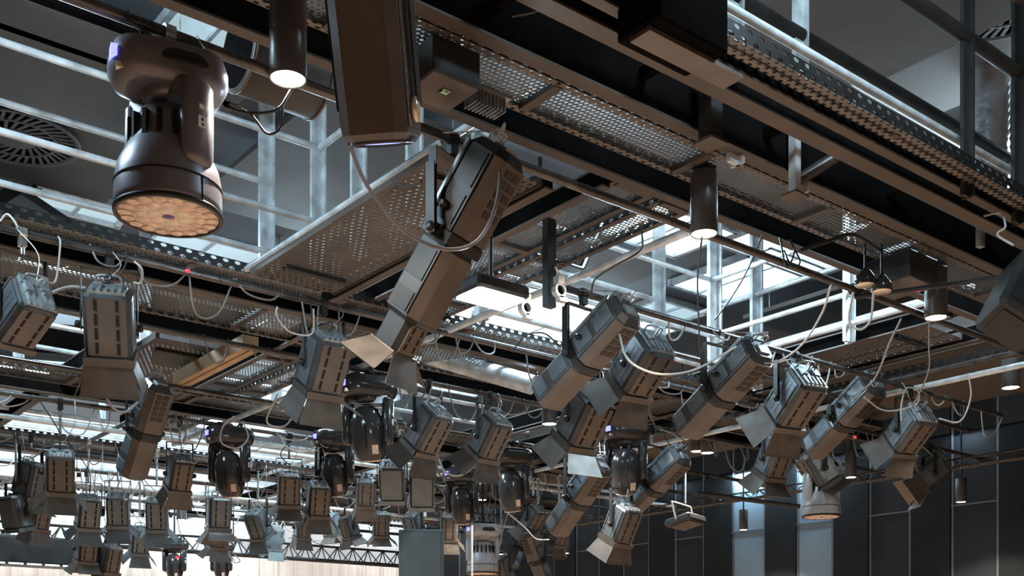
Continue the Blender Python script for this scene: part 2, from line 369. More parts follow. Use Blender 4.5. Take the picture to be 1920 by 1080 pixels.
def trayB(label, X0, X1, Y0, Y1, H, deck='perforated_sheet', step=1.15, side='slotted_y', ht=.075, cat='cable tray', name='cable_tray'):
    r = root(name, label, cat, ((X0 + X1) / 2, (Y0 + Y1) / 2, ZC + H), 'perforated trays of the grid'); c = (Y0 + Y1) / 2; L = Y1 - Y0
    g = MB(); g.box(((X0 + X1) / 2, c, ZC + H + .03), (X1 - X0 - .01, L, .003)); g.build('deck_plate', deck, r)
    for x in (X0, X1):
        g = MB(); g.box((x, c, ZC + H + ht / 2 + .01), (.004, L, ht)); g.build('side_channel', side, r)
        g = MB(); s = 1 if x == X0 else -1; g.box((x + s * .02, c, ZC + H + .006), (.045, L, .004)); g.build('lower_lip', 'beam_warm_lit', r)
    k = max(1, int(L / step))
    for i in range(k + 1):
        y = Y0 + L * i / k; g = MB(); g.box(((X0 + X1) / 2, y, ZC + H + .012), (X1 - X0 - .06, .055, .03)); g.build('cross_member', 'beam_warm_lit', r)
    return r
def pipeA(label, Y, X0, X1, H=2.6, rad=.024, mt='dark_pipe', cat='pipe', name='lighting_pipe', group='round lighting pipes of the grid'):
    g = MB(); g.tube([(X0, Y, ZC + H), ((X0 + X1) / 2, Y, ZC + H), (X1, Y, ZC + H)], rad, 14); return tag(g.build(name, mt), label, cat, group)
def pipeB(label, X, Y0, Y1, H=2.6, rad=.024, mt='dark_pipe', cat='pipe', name='lighting_pipe', group='round lighting pipes of the grid'):
    g = MB(); g.tube([(X, Y0, ZC + H), (X, (Y0 + Y1) / 2, ZC + H), (X, Y1, ZC + H)], rad, 14); return tag(g.build(name, mt), label, cat, group)
def guard(label, axis, c, a0, a1, posts, hs=(3.82, 3.27), rad=.024, mt='galvanised', pw=.10, ptop=4.7, pbot=2.85, pmt='galvanised'):
    P = (lambda t, H: Vector((t, c, ZC + H))) if axis == 'A' else (lambda t, H: Vector((c, t, ZC + H)))
    r = root('guard_rail', label, 'railing', P((a0 + a1) / 2, pbot), 'guard rails above the grid')
    for i, h in enumerate(hs):
        g = MB(); g.tube([P(a0, h), P(a1, h)], rad, 12); g.build('top_rail' if i == 0 else 'lower_rail', mt, r)
    for t in posts:
        g = MB(); q = P(t, (pbot + ptop) / 2); g.box(q, (pw, pw * .3, ptop - pbot)); g.box(q + Vector((pw * .42, 0, 0)), (pw * .16, pw, ptop - pbot)); g.build('post', pmt, r)
    return r
# --- cluster along the nearest walkway (upper right) ---
beamA('steel_beam', 'thick black beam crossing from top centre to the right edge above the mesh decks', 4.0, -1.0, 10.5, 2.9, .085, .26)
trayA('near run of mesh deck between the thick black beam and the slotted channel', 4.07, 4.42, -1.0, 10.5, 2.9, 'mesh_sheet', 1.12)
beamA('steel_beam', 'black beam directly behind the slotted channel, ending at the downlight boxes on the right', 4.62, 0.6, 9.4, 2.88, .07, .16)
beamA('steel_beam', 'broad brown beam at the top right under the dotted channel', 3.63, 2.0, 10.5, 2.9, .10, .14)
beamA('steel_beam', 'narrow brown beam beside the dotted channel at the top right', 3.47, 2.0, 10.5, 2.9, .06, .10)
trayA('dotted channel running from the top centre to the right edge', 3.30, 3.40, 2.0, 10.5, 2.92, 'slotted_flat_x', 1.6)
for i, t in enumerate((4.85,)): pass
# short ties between the two beams
for i, x in enumerate((3.1, 4.05, 5.05, 6.3, 7.4)):
    g = MB(); g.box((x, 3.82, ZC + 3.06), (.05, .30, .05)); tag(g.build('tie_bracket', 'beam_black'), ['short tie between the two upper beams, first from the left', 'short tie between the two upper beams, second from the left',
      'short tie between the two upper beams, third from the left', 'short tie between the two upper beams, fourth from the left', 'short tie between the two upper beams, nearest the right edge'][i], 'bracket', 'ties between the upper beams')
guard('dark double hand rail sloping from the top centre to the right edge', 'A', 4.02, 2.2, 10.5, [xr(1375, 4.02), xr(1497, 4.02)], hs=(3.80,), rad=.042, mt='black_paint', pmt='galvanised', pw=.09)
guard('dark hand rail across the top right corner with pale lower pipe', 'A', 3.42, 2.2, 9.5, [xr(1810, 3.42), xr(1905, 3.42)], rad=.042, mt='black_paint', pmt='black_paint', pw=.08, hs=(3.82,))
pipeA('pale bright pipe below the dark hand rail at upper right', 3.50, 3.0, 9.0, 3.24, .024, 'galvanised', group='galvanised pipes')
pipeA('pale bright pipe between the two upper right beams', 3.80, 3.6, 8.4, 3.05, .026, 'galvanised', group='galvanised pipes')
# --- lighting pipes ---
pipeA('long dark pipe carrying the big moving head and the long spotlight', 4.37, 0.3, 9.6)
pipeA('pipe carrying the big profile spotlights right of the middle', 5.60, 4.95, 11.0)
pipeA('pipe crossing the left side, carrying the two upright box lights', 6.93, -2.0, 13.5)
pipeA('pipe behind the middle carrying three tilted box lights', 8.25, 1.0, 13.5)
pipeA('dark pipe of the short spotlight at lower left', 9.85, -1.5, 13.0)
pipeA('pipe carrying the left pair of black moving spots', 11.10, -3.0, 13.0)
pipeA('pipe of the first small fixture row in the lower left', 12.90, -4.0, 13.0)
pipeA('pipe of the second small fixture row in the lower left', 14.80, -4.0, 13.0)
pipeA('pipe of the third small fixture row near the curtain', 17.00, -4.0, 13.5)
pipeB('pale pipe running diagonally to the middle downlight', 4.93, 4.4, 12.5, 2.62, .026, 'galvanised')
pipeB('long bright pipe below the dark bulkhead at the right edge', 9.30, 3.8, 13.0, 2.6, .026, 'galvanised')
pipeB('second dark pipe above the bright one at the right edge', 9.30, 3.8, 13.0, 2.72, .022, 'dark_pipe')
# --- perforated plank at left centre ---
def plank(label, X0, X1, Y0, Y1, H):
    r = root('perforated_plank', label, 'walkway plank', ((X0 + X1) / 2, (Y0 + Y1) / 2, ZC + H), 'perforated walkway planks'); xm = (X0 + X1) / 2; ym = (Y0 + Y1) / 2; L = Y1 - Y0
    g = MB(); g.box((xm, ym, ZC + H), (X1 - X0, L, .003)); g.build('perforated_panel', 'plank_sheet', r)
    for x in (X0, X1):
        g = MB(); g.box((x, ym, ZC + H + .02), (.035, L, .06)); g.build('edge_bar', 'beam_warm_lit', r)
    for y in (Y0 + .3, Y1 - .3):
        g = MB(); g.box((xm, y, ZC + H - .015), (X1 - X0 - .2, .06, .03)); g.build('stiffener', 'black_paint', r)
    return r
plank('large perforated brown plank sloping up behind the long spotlight', 3.36, 4.02, 4.72, 7.08, 2.75)
plank('perforated plank behind the upright box light at left, under the tray', 3.45, 4.1, 9.1, 11.1, 2.8)
plank('dark perforated plank at lower left edge above the small fixtures', 1.3, 2.1, 9.1, 13.0, 2.8)
plank('perforated plank right of the middle, below the pale rails', 8.45, 9.1, 5.0, 7.15, 2.9)
pipeB('pale pipe along the upper edge of the large perforated plank', 3.35, 4.75, 7.15, 2.80, .022, 'galvanised', group='galvanised pipes')
# --- cluster B through the middle ---
trayB('mesh deck descending from the middle downlight to the lower left', 4.56, 4.90, 4.7, 13.0, 2.9, 'mesh_sheet')
trayB('ribbed tray beside the mesh deck, descending to the lower left', 4.94, 5.22, 4.7, 13.0, 2.88, 'mesh_sheet')
beamB('steel_beam', 'dark beam on the left flank of the descending mesh deck', 4.50, 4.7, 13.0, 2.86, .06, .12)
beamB('steel_beam', 'dark beam along the outer side of the large perforated plank', 4.05, 4.7, 7.3, 2.72, .06, .10)
beamB('steel_beam', 'dark beam at right foot of the pale rails above the perforated plank', 9.18, 4.7, 13.0, 2.86, .08, .14)
beamB('steel_beam', 'dark beam under the left edge of the right perforated plank', 8.40, 4.7, 13.0, 2.86, .06, .12)
trayB('slotted tray along the brown soffit at the right edge', 9.35, 9.55, 3.6, 14.0, 2.75, 'slotted_flat_x')
# --- clusters along X further back ---
trayA('perforated tray above the pipe of the upright box lights at left', 7.30, 7.55, -3.0, 11.5, 2.82, 'mesh_sheet')
beamA('steel_beam', 'long black beam crossing from the left edge behind the upright box light', 7.66, -3.0, 12.0, 2.75, .07, .17)
trayA('pale sheet tray behind the long black beam at left', 8.02, 8.72, -3.0, 12.0, 2.86, 'perforated_sheet')
beamA('steel_beam', 'brown beam next behind the pale sheet tray', 9.05, -3.0, 12.0, 2.84, .08, .14)
trayA('tray across the lower left above the dark spotlight row', 10.95, 11.4, -4.0, 12.0, 2.84, 'perforated_sheet')
beamA('steel_beam', 'black beam across the lower left over the short spotlight', 11.60, -4.0, 12.0, 2.78, .09, .18)
trayA('far tray above the second row of small fixtures', 14.2, 14.7, -4.0, 13.0, 2.84, 'perforated_sheet')
beamA('steel_beam', 'far black beam above the small fixtures', 15.0, -4.0, 13.0, 2.78, .09, .18)
trayA('farthest tray in front of the white upper wall', 17.6, 18.1, -4.0, 13.5, 2.84, 'perforated_sheet')
# --- guard rails ---
guard('galvanised rail meeting a corner left of the hanging cabinet light', 'A', 7.14, -3.0, 3.9, [3.9, 1.5], hs=(3.82, 3.27))
guard('second galvanised rail behind the big moving head', 'A', 7.90, -3.0, 3.9, [3.86, 1.2, -1], hs=(3.82, 3.27), pw=.11)
guard('galvanised rail running away above the large perforated plank', 'B', 3.92, 4.7, 7.14, [6.6, 5.9], hs=(3.82, 3.27))
guard('galvanised rail corner right below the middle downlight', 'A', 7.15, 5.4, 8.3, [8.3, 5.4], hs=(3.82, 3.27, 2.95), pw=.13)
guard('galvanised rail behind the middle opening', 'A', 7.90, 5.4, 8.3, [8.3], hs=(3.82, 3.27, 2.95), pw=.12)
guard('galvanised rail going up to the right over the right perforated plank', 'B', 8.28, 4.8, 7.15, [5.6], hs=(3.82, 3.27, 3.0))
guard('rear galvanised rail over the right perforated plank', 'B', 8.95, 4.8, 7.9, [7.15], hs=(3.82, 3.27), pw=.12)
guard('galvanised rail across the distant lower left opening', 'A', 10.9, -3, 8.3, [4.0, 0.5, 6.2], hs=(3.82, 3.27))
guard('farther galvanised rail behind the small fixtures', 'A', 11.7, -3, 12, [3.0, 7.4, 10.0], hs=(3.82, 3.27))
guard('farthest galvanised rail before the white upper wall', 'A', 14.9, -3, 12.5, [2.0, 5.5, 9.0], hs=(3.82, 3.27))
guard('galvanised rail far behind, above the last tray', 'A', 18.3, -3, 13.0, [1.0, 6.0, 11.0], hs=(3.82, 3.27))
guard('galvanised rail going back on the left side of the mesh deck', 'B', 5.45, 7.9, 14.5, [8.5, 10.9, 13.5], hs=(3.82, 3.27))

pipeA('short pipe behind the two big profile spotlights at right', 6.20, 6.4, 11.5)
# more pipes and trays of the far bays
for i, (Y, H, mt) in enumerate(((12.2, 2.62, 'galvanised'), (13.5, 3.0, 'galvanised'), (13.9, 2.62, 'dark_pipe'), (15.8, 2.6, 'galvanised'), (16.3, 3.2, 'galvanised'), (18.2, 2.62, 'dark_pipe'), (19.3, 2.9, 'galvanised'), (20.2, 2.6, 'galvanised'))):
    pipeA(['first', 'second', 'third', 'fourth', 'fifth', 'sixth', 'seventh', 'eighth'][i] + ' of the far pipes crossing the lower left, counted from the nearest', Y, -4.5, 13.2, H, .028, mt)
for i, X in enumerate((1.0, 2.6, 4.3, 7.0, 9.8)):
    pipeB(['leftmost', 'second from the left', 'middle', 'fourth from the left', 'rightmost'][i] + ' pipe running into the distance over the small fixtures', X, 11.0, 20.8, 2.75, .026, 'galvanised' if i % 2 else 'dark_pipe')
for i, X in enumerate((-.6, 3.4, 8.4)):
    beamB('steel_beam', ['left', 'middle', 'right'][i] + ' far black beam running away over the small fixtures', X, 9.5, 20.8, 2.9, .08, .16)
# looms of looped wiring tied along the far pipes (nobody could count the wires)
rw = random.Random(3)
for i, (Y, X0, X1) in enumerate(((8.25, 3.5, 12.5), (11.1, -2.5, 10.5), (12.9, -3.5, 11), (14.8, -3.5, 11.5), (17.0, -3.5, 13), (5.6, 6.0, 10.8), (6.93, 2.2, 11.5))):
    g = MB(); x = X0
    while x < X1:
        L = rw.uniform(.12, .5); dz = rw.uniform(.05, .28); oy = rw.uniform(-.06, .06)
        g.tube(smooth_path([(x, Y, ZC + 2.63), (x + L * .2, Y - .03 + oy, ZC + 2.6 - dz), (x + L * .7, Y - .02 + oy, ZC + 2.6 - dz * rw.uniform(.6, 1.1)), (x + L, Y, ZC + 2.63)], 4), .007, 5)
        x += rw.uniform(.12, .6)
    o = g.build('wire_loom', 'cord_white' if i % 2 else 'cord_grey'); tag(o, 'tangle of looped wiring along the ' + ['pipe of the middle box lights', 'pipe of the left moving spotlights', 'first small fixture row', 'second small fixture row', 'third small fixture row near the curtain', 'pipe of the big profile spotlights', 'pipe of the upright box lights'][i], 'wiring', 'looped wiring on the pipes'); o['kind'] = 'stuff'

pipeA('short white pipe with a coupling at the top right, under the grey ceiling', 4.6, 6.9, 9.0, 4.25, .035, 'sticker_white', group='galvanised pipes')
g = MB(); g.box((14.55, 9, ZC + 2.28), (0.03, 16, 0.02)); struct(g.build('trim_99', 'seam_grey'))

lab_ = ['added fill light left of the picture over the plank', 'added white-blue fill panel above the middle of the grid', 'added white-blue fill panel above the right rails', 'added white-blue fill panel above the far middle bay',
        'added white-blue fill panel above the far right bay', 'added white-blue fill panel over the lower left bays', 'added white-blue fill panel over the far right end of the lower bays', 'added white-blue fill panel above the lower left tray', 'added fill panel above the upper right beams']
for (pos, lo), lb in zip(FILLS, lab_):
    q = lo.rotation_euler.to_matrix().to_4x4(); q = Matrix.Translation(pos) @ q
    r = root('fill_panel', lb, 'floodlight', pos, 'added fill panels above the grid')  # casing built around each added fill light
    g = MB(); g.box((0, 0, .06), (1.24, .54, .08), q); g.build('housing', 'black_paint', r)
    g = MB()
    for sx in (-1, 1): g.box((sx * .61, 0, .0), (.02, .54, .06), q); g.box((0, sx * .26, .0), (1.24, .02, .06), q)
    g.build('rim', 'black_paint', r)
    g = MB(); top = q @ Vector((0, 0, .09)); g.tube([top, (top.x, top.y, ZC + 4.7)], .02, 6); g.build('stem', 'black_paint', r)
# ================= fixture library (aim +Y, up +Z, pivot at origin) =================
LIB = {}
def octo(a, b, c, y, zc=0.0, cb=None):
    cb = c if cb is None else cb
    return [(a - c, y, b + zc), (a, y, b - c + zc), (a, y, -b + cb + zc), (a - cb, y, -b + zc), (-a + cb, y, -b + zc), (-a, y, -b + cb + zc), (-a, y, b - c + zc), (-a + c, y, b + zc)]
def lens_disc(r, y, n=24):
    g = MB(); m = Matrix.Rotation(-math.pi / 2, 4, 'X') ; g.lathe([(0.0005, y + r * .22), (r * .5, y + r * .17), (r * .85, y + .02 * r / .1), (r, y), (r, y - .02)], n, m); return g
def flap(w0, w1, L, th=.004):
    """hinge edge on y=0, opens along +y, lies in the xy plane"""
    g = MB(); vs = [(-w0 / 2, 0, 0), (w0 / 2, 0, 0), (w1 / 2, L, 0), (-w1 / 2, L, 0)]
    vs2 = [(x, y, th) for x, y, z in vs]; g.add(vs + vs2, [(3, 2, 1, 0), (4, 5, 6, 7), (0, 1, 5, 4), (1, 2, 6, 5), (2, 3, 7, 6), (3, 0, 4, 7)])
    g.tube([(-w0 / 2, 0, th / 2), (w0 / 2, 0, th / 2)], .006, 6); g.box((0, L, th), (w1, .008, .008)); return g
def flaps(hx, hz, y0, L, angs, wide=1.32):
    out = []
    for k, (ang) in enumerate(angs):
        if ang is None: continue
        w = 2 * hx if k in (0, 1) else 2 * hz; off = hz if k in (0, 1) else hx
        f = flap(w, w * wide, L)
        m = Matrix.Rotation([math.pi, 0, math.pi / 2, -math.pi / 2][k], 4, 'Y') @ Matrix.Translation((0, y0, off)) @ Matrix.Rotation(math.radians(ang), 4, 'X')
        g = MB(); g.add(f.v, f.f, False, m); out.append(('barn_door', g, 'flap_paint'))
    return out
def lib_box(angs, key, L=.40, blank=False):
    P = []
    g = MB(); g.loft([octo(.125, .13, .035, -.21), octo(.135, .142, .035, -.19), octo(.135, .142, .035, .15), octo(.128, .135, .03, .17)])
    P.append(('housing', None, g, 'housing_side'))
    g = MB(); g.box((0, -.02, -.143), (.225, .335, .006)); P.append(('bottom_plate', 'housing', g, 'housing_warm_lit'))
    if not blank:
        for sx in (-.062, .062):
            g = MB()
            for k in range(4): g.box((sx, -.15 + k * .085, -.147), (.019, .066, .004))
            P.append(('vent_row', 'housing', g, 'slot_dark'))
    for s in (-1, 1):
        g = MB()
        for k in range(3): g.box((s * .138, -.02, -.06 + k * .05), (.01, .28, .03))
        g.box((s * .139, -.02, .025), (.003, .33, .21)); g.box((s * .141, -.02, .115), (.012, .34, .012))
        P.append(('side_panel', 'housing', g, 'side_panel'))
    g = MB(); g.box((0, -.215, .0), (.22, .02, .24)); g.box((0, -.2, .10), (.20, .06, .07)); g.box((-.06, -.235, .03), (.05, .03, .08)); g.box((.06, -.235, .03), (.05, .03, .08))
    for k in range(5): g.box((-.08 + k * .04, -.232, -.07), (.012, .02, .09))
    g.tube(smooth_path([(-.07, -.22, .10), (-.07, -.275, .10), (0, -.285, .10), (.07, -.275, .10), (.07, -.22, .10)], 4), .008, 8); P.append(('rear_panel', 'housing', g, 'steel_rear'))
    g = MB()
    for s in (-1, 1): g.box((s * .138, .19, 0), (.022, .05, .298)); g.box((0, .19, s * .140), (.298, .05, .022))
    P.append(('front_frame', 'housing', g, 'flap_paint'))
    P.append(('lens', 'housing', lens_disc(.115, .172), 'lens_glass'))
    for n, g, m in flaps(.135, .135, .215, .19, angs): P.append((n, 'housing', g, m))
    LIB[key] = dict(parts=P, hw=.165, rear=-.24, knob=True)
mat('steel_rear', (0.33, 0.35, 0.36), 0.35, 0.5, 0.3, 25)
lib_box((28, 30, 42, 42), 'box'); lib_box((10, 14, 20, 20), 'box_narrow'); lib_box((55, 12, 50, 35), 'box_wide')
lib_box((None, None, None, None), 'box_bare', blank=True); lib_box((20, 75, 70, 15), 'box_open'); lib_box((None, None, None, None), 'box_bare2')
def ushell(a, b, c, y0, y1, t=.005):
    g = MB(); A, B = a + t, b + t
    o = [(-A, -B + c), (-A + c, -B), (A - c, -B), (A, -B + c)]; i_ = [(-a + .002, -b + c), (-a + c, -b + .002), (a - c, -b + .002), (a - .002, -b + c)]
    return g.loft([[(x, yy, z) for x, z in o + i_[::-1]] for yy in (y1, y0)])
def lib_profile(key, extra):
    P = []
    g = MB(); g.loft([octo(.09, .10, .04, -.47), octo(.12, .13, .05, -.43), octo(.122, .135, .05, -.03), octo(.105, .11, .04, 0)]); P.append(('housing', None, g, 'housing_side'))
    P.append(('bottom_plate', 'housing', ushell(.122, .135, .05, -.425, -.035), 'housing_warm_lit'))
    g = MB()
    for sx in (-.033, .033):
        for k in range(5): g.box((sx, -.385 + k * .052, -.1425), (.050, .038, .004))
    P.append(('vent_grid', 'housing', g, 'grid_dark'))
    for s in (-1, 1):
        g = MB(); g.box((s * .123, -.23, .085), (.014, .40, .012)); g.box((s * .123, -.23, -.07), (.014, .40, .010)); g.box((s * .1235, -.13, .008), (.008, .15, .12)); g.box((s * .1235, -.33, .008), (.008, .17, .12))
        P.append(('side_panel', 'housing', g, 'side_panel'))
        g = MB(); g.box((s * .10, -.23, .118), (.016, .40, .016)); P.append(('top_rail', 'housing', g, 'steel_rear'))
    g = MB(); g.loft([octo(.134, .145, .055, -.025), octo(.134, .145, .055, .03)]); g.box((0, 0, .16), (.08, .05, .05)); g.box((.13, 0, 0), (.05, .06, .06)); g.box((-.13, 0, 0), (.05, .06, .06)); P.append(('collar', 'housing', g, 'black_paint'))
    g = MB(); g.loft([octo(.105, .11, .04, .02), octo(.115, .12, .045, .05), octo(.115, .12, .045, .42), octo(.10, .105, .04, .44)]); P.append(('front_tube', 'housing', g, 'housing_side'))
    g = MB(); g = ushell(.115, .12, .045, .055, .415); P.append(('tube_plate', 'housing', g, 'housing_warm_lit'))
    for s in (-1, 1):
        g = MB(); g.box((s * .1165, .16, .008), (.008, .16, .12)); g.box((s * .1165, .355, .008), (.008, .10, .12)); g.box((s * .117, .235, -.068), (.014, .35, .01)); P.append(('tube_panel', 'housing', g, 'side_panel'))
    g = MB(); g.tube(smooth_path([(-.05, -.46, .05), (-.05, -.53, .05), (.05, -.53, .05), (.05, -.46, .05)], 4), .008, 8); g.box((0, -.475, -.03), (.10, .02, .08)); g.box((.0, -.44, .10), (.12, .08, .07)); P.append(('rear_panel', 'housing', g, 'steel_rear'))
    g = MB(); g.lathe([(.018, 0), (.022, .01), (.022, .03), (.012, .04)], 12, Matrix.Translation((-.125, -.12, .03)) @ Matrix.Rotation(-math.pi / 2, 4, 'Y')); P.append(('focus_knob', 'housing', g, 'black_paint'))
    if extra:
        g = MB(); g.loft([octo(.09, .09, .03, .43), octo(.09, .09, .03, .60)]); P.append(('snoot', 'housing', g, 'housing_side'))
        g = MB(); g.box((0, .52, -.0915), (.13, .15, .006)); P.append(('snoot_plate', 'housing', g, 'housing_warm_lit'))
        g = MB()
        for sx in (-.035, .035):
            for k in range(3): g.box((sx, .47 + k * .045, -.0955), (.012, .032, .003))
        P.append(('snoot_slot', 'housing', g, 'slot_dark'))
        P.append(('lens', 'housing', lens_disc(.075, .59), 'lens_glass'))
        for n, g, m in flaps(.09, .09, .605, .16, (30, 32, 50, 50), 1.5): P.append((n, 'housing', g, m))
    else:
        P.append(('lens', 'housing', lens_disc(.085, .435), 'lens_glass'))
    LIB[key] = dict(parts=P, hw=.165, rear=-.5, knob=True)
mat('grid_dark', (0.035, 0.022, 0.016), 0.6)
lib_profile('profile', False); lib_profile('profile_long', True)
LIB['profile_long']['parts'] = [(n, p, g, {'side_panel': 'black_paint', 'housing_side': 'cab_black'}.get(m, m)) for n, p, g, m in LIB['profile_long']['parts']]
# moving heads: base and arms hang level, only the head tilts
def capsule(g, cx, z0, z1, wx, wy, m=None, n=20):
    rings = []
    for zz, s in ((z1 + wy * .5, .35), (z1 + wy * .3, .8), (z1, 1), ((z0 + z1) / 2, 1.04), (z0, 1), (z0 - wy * .35, .8), (z0 - wy * .55, .35)):
        rings.append([(cx + wx * s * math.cos(2 * math.pi * j / n), wy * s * math.sin(2 * math.pi * j / n), zz) for j in range(n)])
    g.loft(rings[::-1], m, True)
def base_rings(L, wd, h, n=36):
    out = []
    for zz, s in ((h, .80), (h * .93, .92), (h * .6, 1.0), (h * .35, 1.0), (h * .08, .90), (0, .72)):
        r = []
        for j in range(n):
            a = 2 * math.pi * j / n; c, q = math.cos(a), math.sin(a)
            r.append((L * s * abs(c) ** .55 * (1 if c > 0 else -1), wd * s * abs(q) ** .7 * (1 if q > 0 else -1), zz))
        out.append(r)
    return out[::-1]
def lib_moving(key, wash, silver=False):
    hp = 'silver_paint' if silver else ('head_plastic' if wash else 'gloss_plastic')
    S = []                                             # static parts, origin = pivot
    zb = .27 if not wash else .25
    g = MB(); g.loft([[(x, y, z + zb) for x, y, z in r] for r in base_rings(.235, .155, .17)], None, True)
    S.append(('base', None, g, hp if wash else 'gloss_plastic'))
    g = MB(); g.loft([[(x * .60 + .035, y * 1.06, z * .62 + zb + .05) for x, y, z in r] for r in base_rings(.235, .155, .13)], None, True); S.append(('base_recess', 'base', g, 'black_paint'))
    g = MB(); g.box((-.213, -.075, zb + .09), (.045, .055, .045), None); S.append(('display', 'base', g, 'violet_glow'))
    g = MB(); g.box((-.19, -.09, zb + .035), (.05, .03, .022)); S.append(('control_button', 'base', g, 'lens_pale'))
    g = MB()
    for s in (-1, 1): g.box((s * .10, 0, zb + .185), (.04, .12, .05))
    g.box((0, 0, zb + .175), (.3, .05, .02)); S.append(('mounting_bracket', 'base', g, 'black_paint'))
    for s in (-1, 1):
        g = MB(); capsule(g, s * (.185 if wash else .165), -.05, zb - .02, .045, .072); S.append(('yoke_arm', None, g, hp))
        if s == 1:
            xo = (.185 if wash else .165) + .0465; e = MB(); e.box((xo, -.012, .075), (.004, .038, .045)); S.append(('arm_label', 'yoke_arm', MB().box((xo - .0005, -.012, .135), (.004, .026, .018)), 'sticker_white')); S.append(('arm_marking', 'yoke_arm', e, 'sticker_white')); e = MB(); e.box((xo + .0025, -.012, .084), (.002, .009, .011)); e.box((xo + .0025, -.010, .064), (.002, .009, .009)); S.append(('marking_dot', 'yoke_arm', e, 'slot_dark'))
    g = MB(); g.lathe([(.05, 0), (.09, .01), (.11, .04), (.11, .06)], 20, Matrix.Translation((0, 0, zb - .05))); g.box((0, 0, zb - .02), (.36, .12, .06)); S.append(('yoke_bridge', None, g, hp))
    H = []; m = Matrix.Rotation(-math.pi / 2, 4, 'X')
    if wash:
        g = MB(); g.lathe([(.06, -.19), (.11, -.175), (.135, -.12), (.145, -.06), (.165, -.02), (.20, .05), (.212, .11), (.215, .20), (.215, .235), (.198, .235)], 40, m); H.append(('head', None, g, hp))
        g = MB()
        for j in range(16): g.box((0, 0, 0), (.03, .12, .018), Matrix.Rotation(2 * math.pi * j / 16, 4, 'Y') @ Matrix.Translation((.146, -.07, 0)))
        H.append(('cooling_fin', 'head', g, 'slot_dark'))
        g = MB(); g.lathe([(.2165, .125), (.2175, .128), (.2165, .131)], 40, m); g.box((.10, .18, -.192), (.004, .10, .004)); H.append(('seam', 'head', g, 'slot_dark'))
        g = MB(); g.lathe([(.216, .225), (.221, .232), (.216, .246), (.202, .246), (.2, .236)], 40, m, True, False); H.append(('front_rim', 'head', g, 'black_paint'))
        g = MB(); g.lathe([(.2, .232), (.2, .240), (.1, .243), (.0005, .244)], 40, m); H.append(('lens_plate', 'head', g, 'lens_face'))
        for ring, n in ((0, 1), (.062, 6), (.12, 12), (.172, 18)):
            g = MB()
            for j in range(n):
                a = 2 * math.pi * j / n + ring * 3; q = Matrix.Translation((ring * math.cos(a), .2435, ring * math.sin(a))) @ m
                g.lathe([(.027, 0), (.022, .002), (.012, .004), (.0005, .005)], 14, q)
            H.append(('centre_lens' if ring == 0 else 'lens_ring', 'lens_plate2', g, 'lens_violet' if ring == 0 else ('lens_pale' if ring < .1 else 'lens_amber_reflect')))
        H = [(n, 'head' if p == 'lens_plate2' else p, g_, mm) for n, p, g_, mm in H]
    else:
        g = MB(); rings = []
        for yy, a, b in ((-.21, .05, .06), (-.18, .10, .105), (-.10, .135, .15), (0, .145, .165), (.10, .14, .16), (.18, .115, .13), (.215, .09, .10)):
            rings.append([(a * math.cos(2 * math.pi * j / 24), yy, b * math.sin(2 * math.pi * j / 24)) for j in range(24)])
        g.loft(rings[::-1], None, True); H.append(('head', None, g, 'gloss_plastic'))
        g = MB(); g.lathe([(.088, .205), (.092, .222), (.082, .228)], 24, m, True, False); g.box((0, .13, -.157), (.05, .07, .012)); H.append(('front_ring', 'head', g, 'lens_amber_reflect'))
        H.append(('lens', 'head', lens_disc(.078, .212), 'lens_glass'))
        g = MB(); g.box((.07, .02, -.150), (.004, .20, .02)); g.box((-.07, .02, -.150), (.004, .20, .02)); H.append(('seam', 'head', g, 'slot_dark'))
    LIB[key] = dict(static=S, head=H, zb=zb, hw=.2, rear=-.2)
lib_moving('spot_head', False); lib_moving('wash_head', True); lib_moving('wash_silver', True, True)
for k_, src, mp in (('box_teal_lit', 'box', {'housing_warm_lit': 'housing_teal_lit', 'flap_paint': 'housing_teal_lit'}), ('box_bare', 'box_bare', {'housing_warm_lit': 'housing_teal_lit', 'flap_paint': 'side_panel'})):  # recoloured copies: teal light on the bodies held in the paint
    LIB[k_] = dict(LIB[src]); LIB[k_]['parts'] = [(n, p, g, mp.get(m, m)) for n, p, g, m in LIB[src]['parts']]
MESHC = {}
def inst(key, tag_, i, name, g, m):
    k = (key, tag_, i)
    if k not in MESHC: MESHC[k] = g.mesh(name, m)
    o = bpy.data.objects.new(name, MESHC[k]); COL.objects.link(o); return o
def assemble(key, which, rt, loc, rot, s):
    made = {}; tops = []
    for i, (name, par, g, m) in enumerate(LIB[key][which]):
        o = inst(key, which, i, name, g, m)
        if par is None or par not in made:
            o.parent = rt; o.location = loc; o.rotation_euler = rot; o.scale = (s, s, s); tops.append(o)
        else: o.parent = made[par]
        made[name] = o
    return made
def clampmesh(r, q, ax='A'):
    """hook clamp gripping a pipe whose centre is q"""
    g = MB(); R = Matrix.Rotation(math.pi / 2, 4, 'Y') if ax == 'A' else Matrix.Rotation(math.pi / 2, 4, 'X')
    g.lathe([(.026, -.022), (.036, -.022), (.036, .022), (.026, .022), (.026, -.022)], 16, Matrix.Translation(q) @ R, False)
    g.box(q + Vector((0, 0, -.055)), (.045, .045, .05)); g.tube([q + Vector((0, .02, .03)), q + Vector((0, .075, .03))], .008, 6); g.tube([q + Vector((0, 0, -.07)), q + Vector((0, 0, -.10))], .01, 8)
    return g.build('clamp', 'steel_bright' if (int(abs(q.x) * 37) % 3 == 0) else 'black_paint', r)
def depthY(px, Y): return Y / (FW.y + RT.y * (px - 960) / FPX)
def aimvec(ang, phi, px=960):
    a, p = math.radians(ang), math.radians(phi)
    f = (FW + RT * ((px - 960) / FPX)).normalized(); r_ = f.cross(UP)
    return (r_ * math.cos(a) - UP * math.sin(a)) * math.cos(p) + f * math.sin(p)
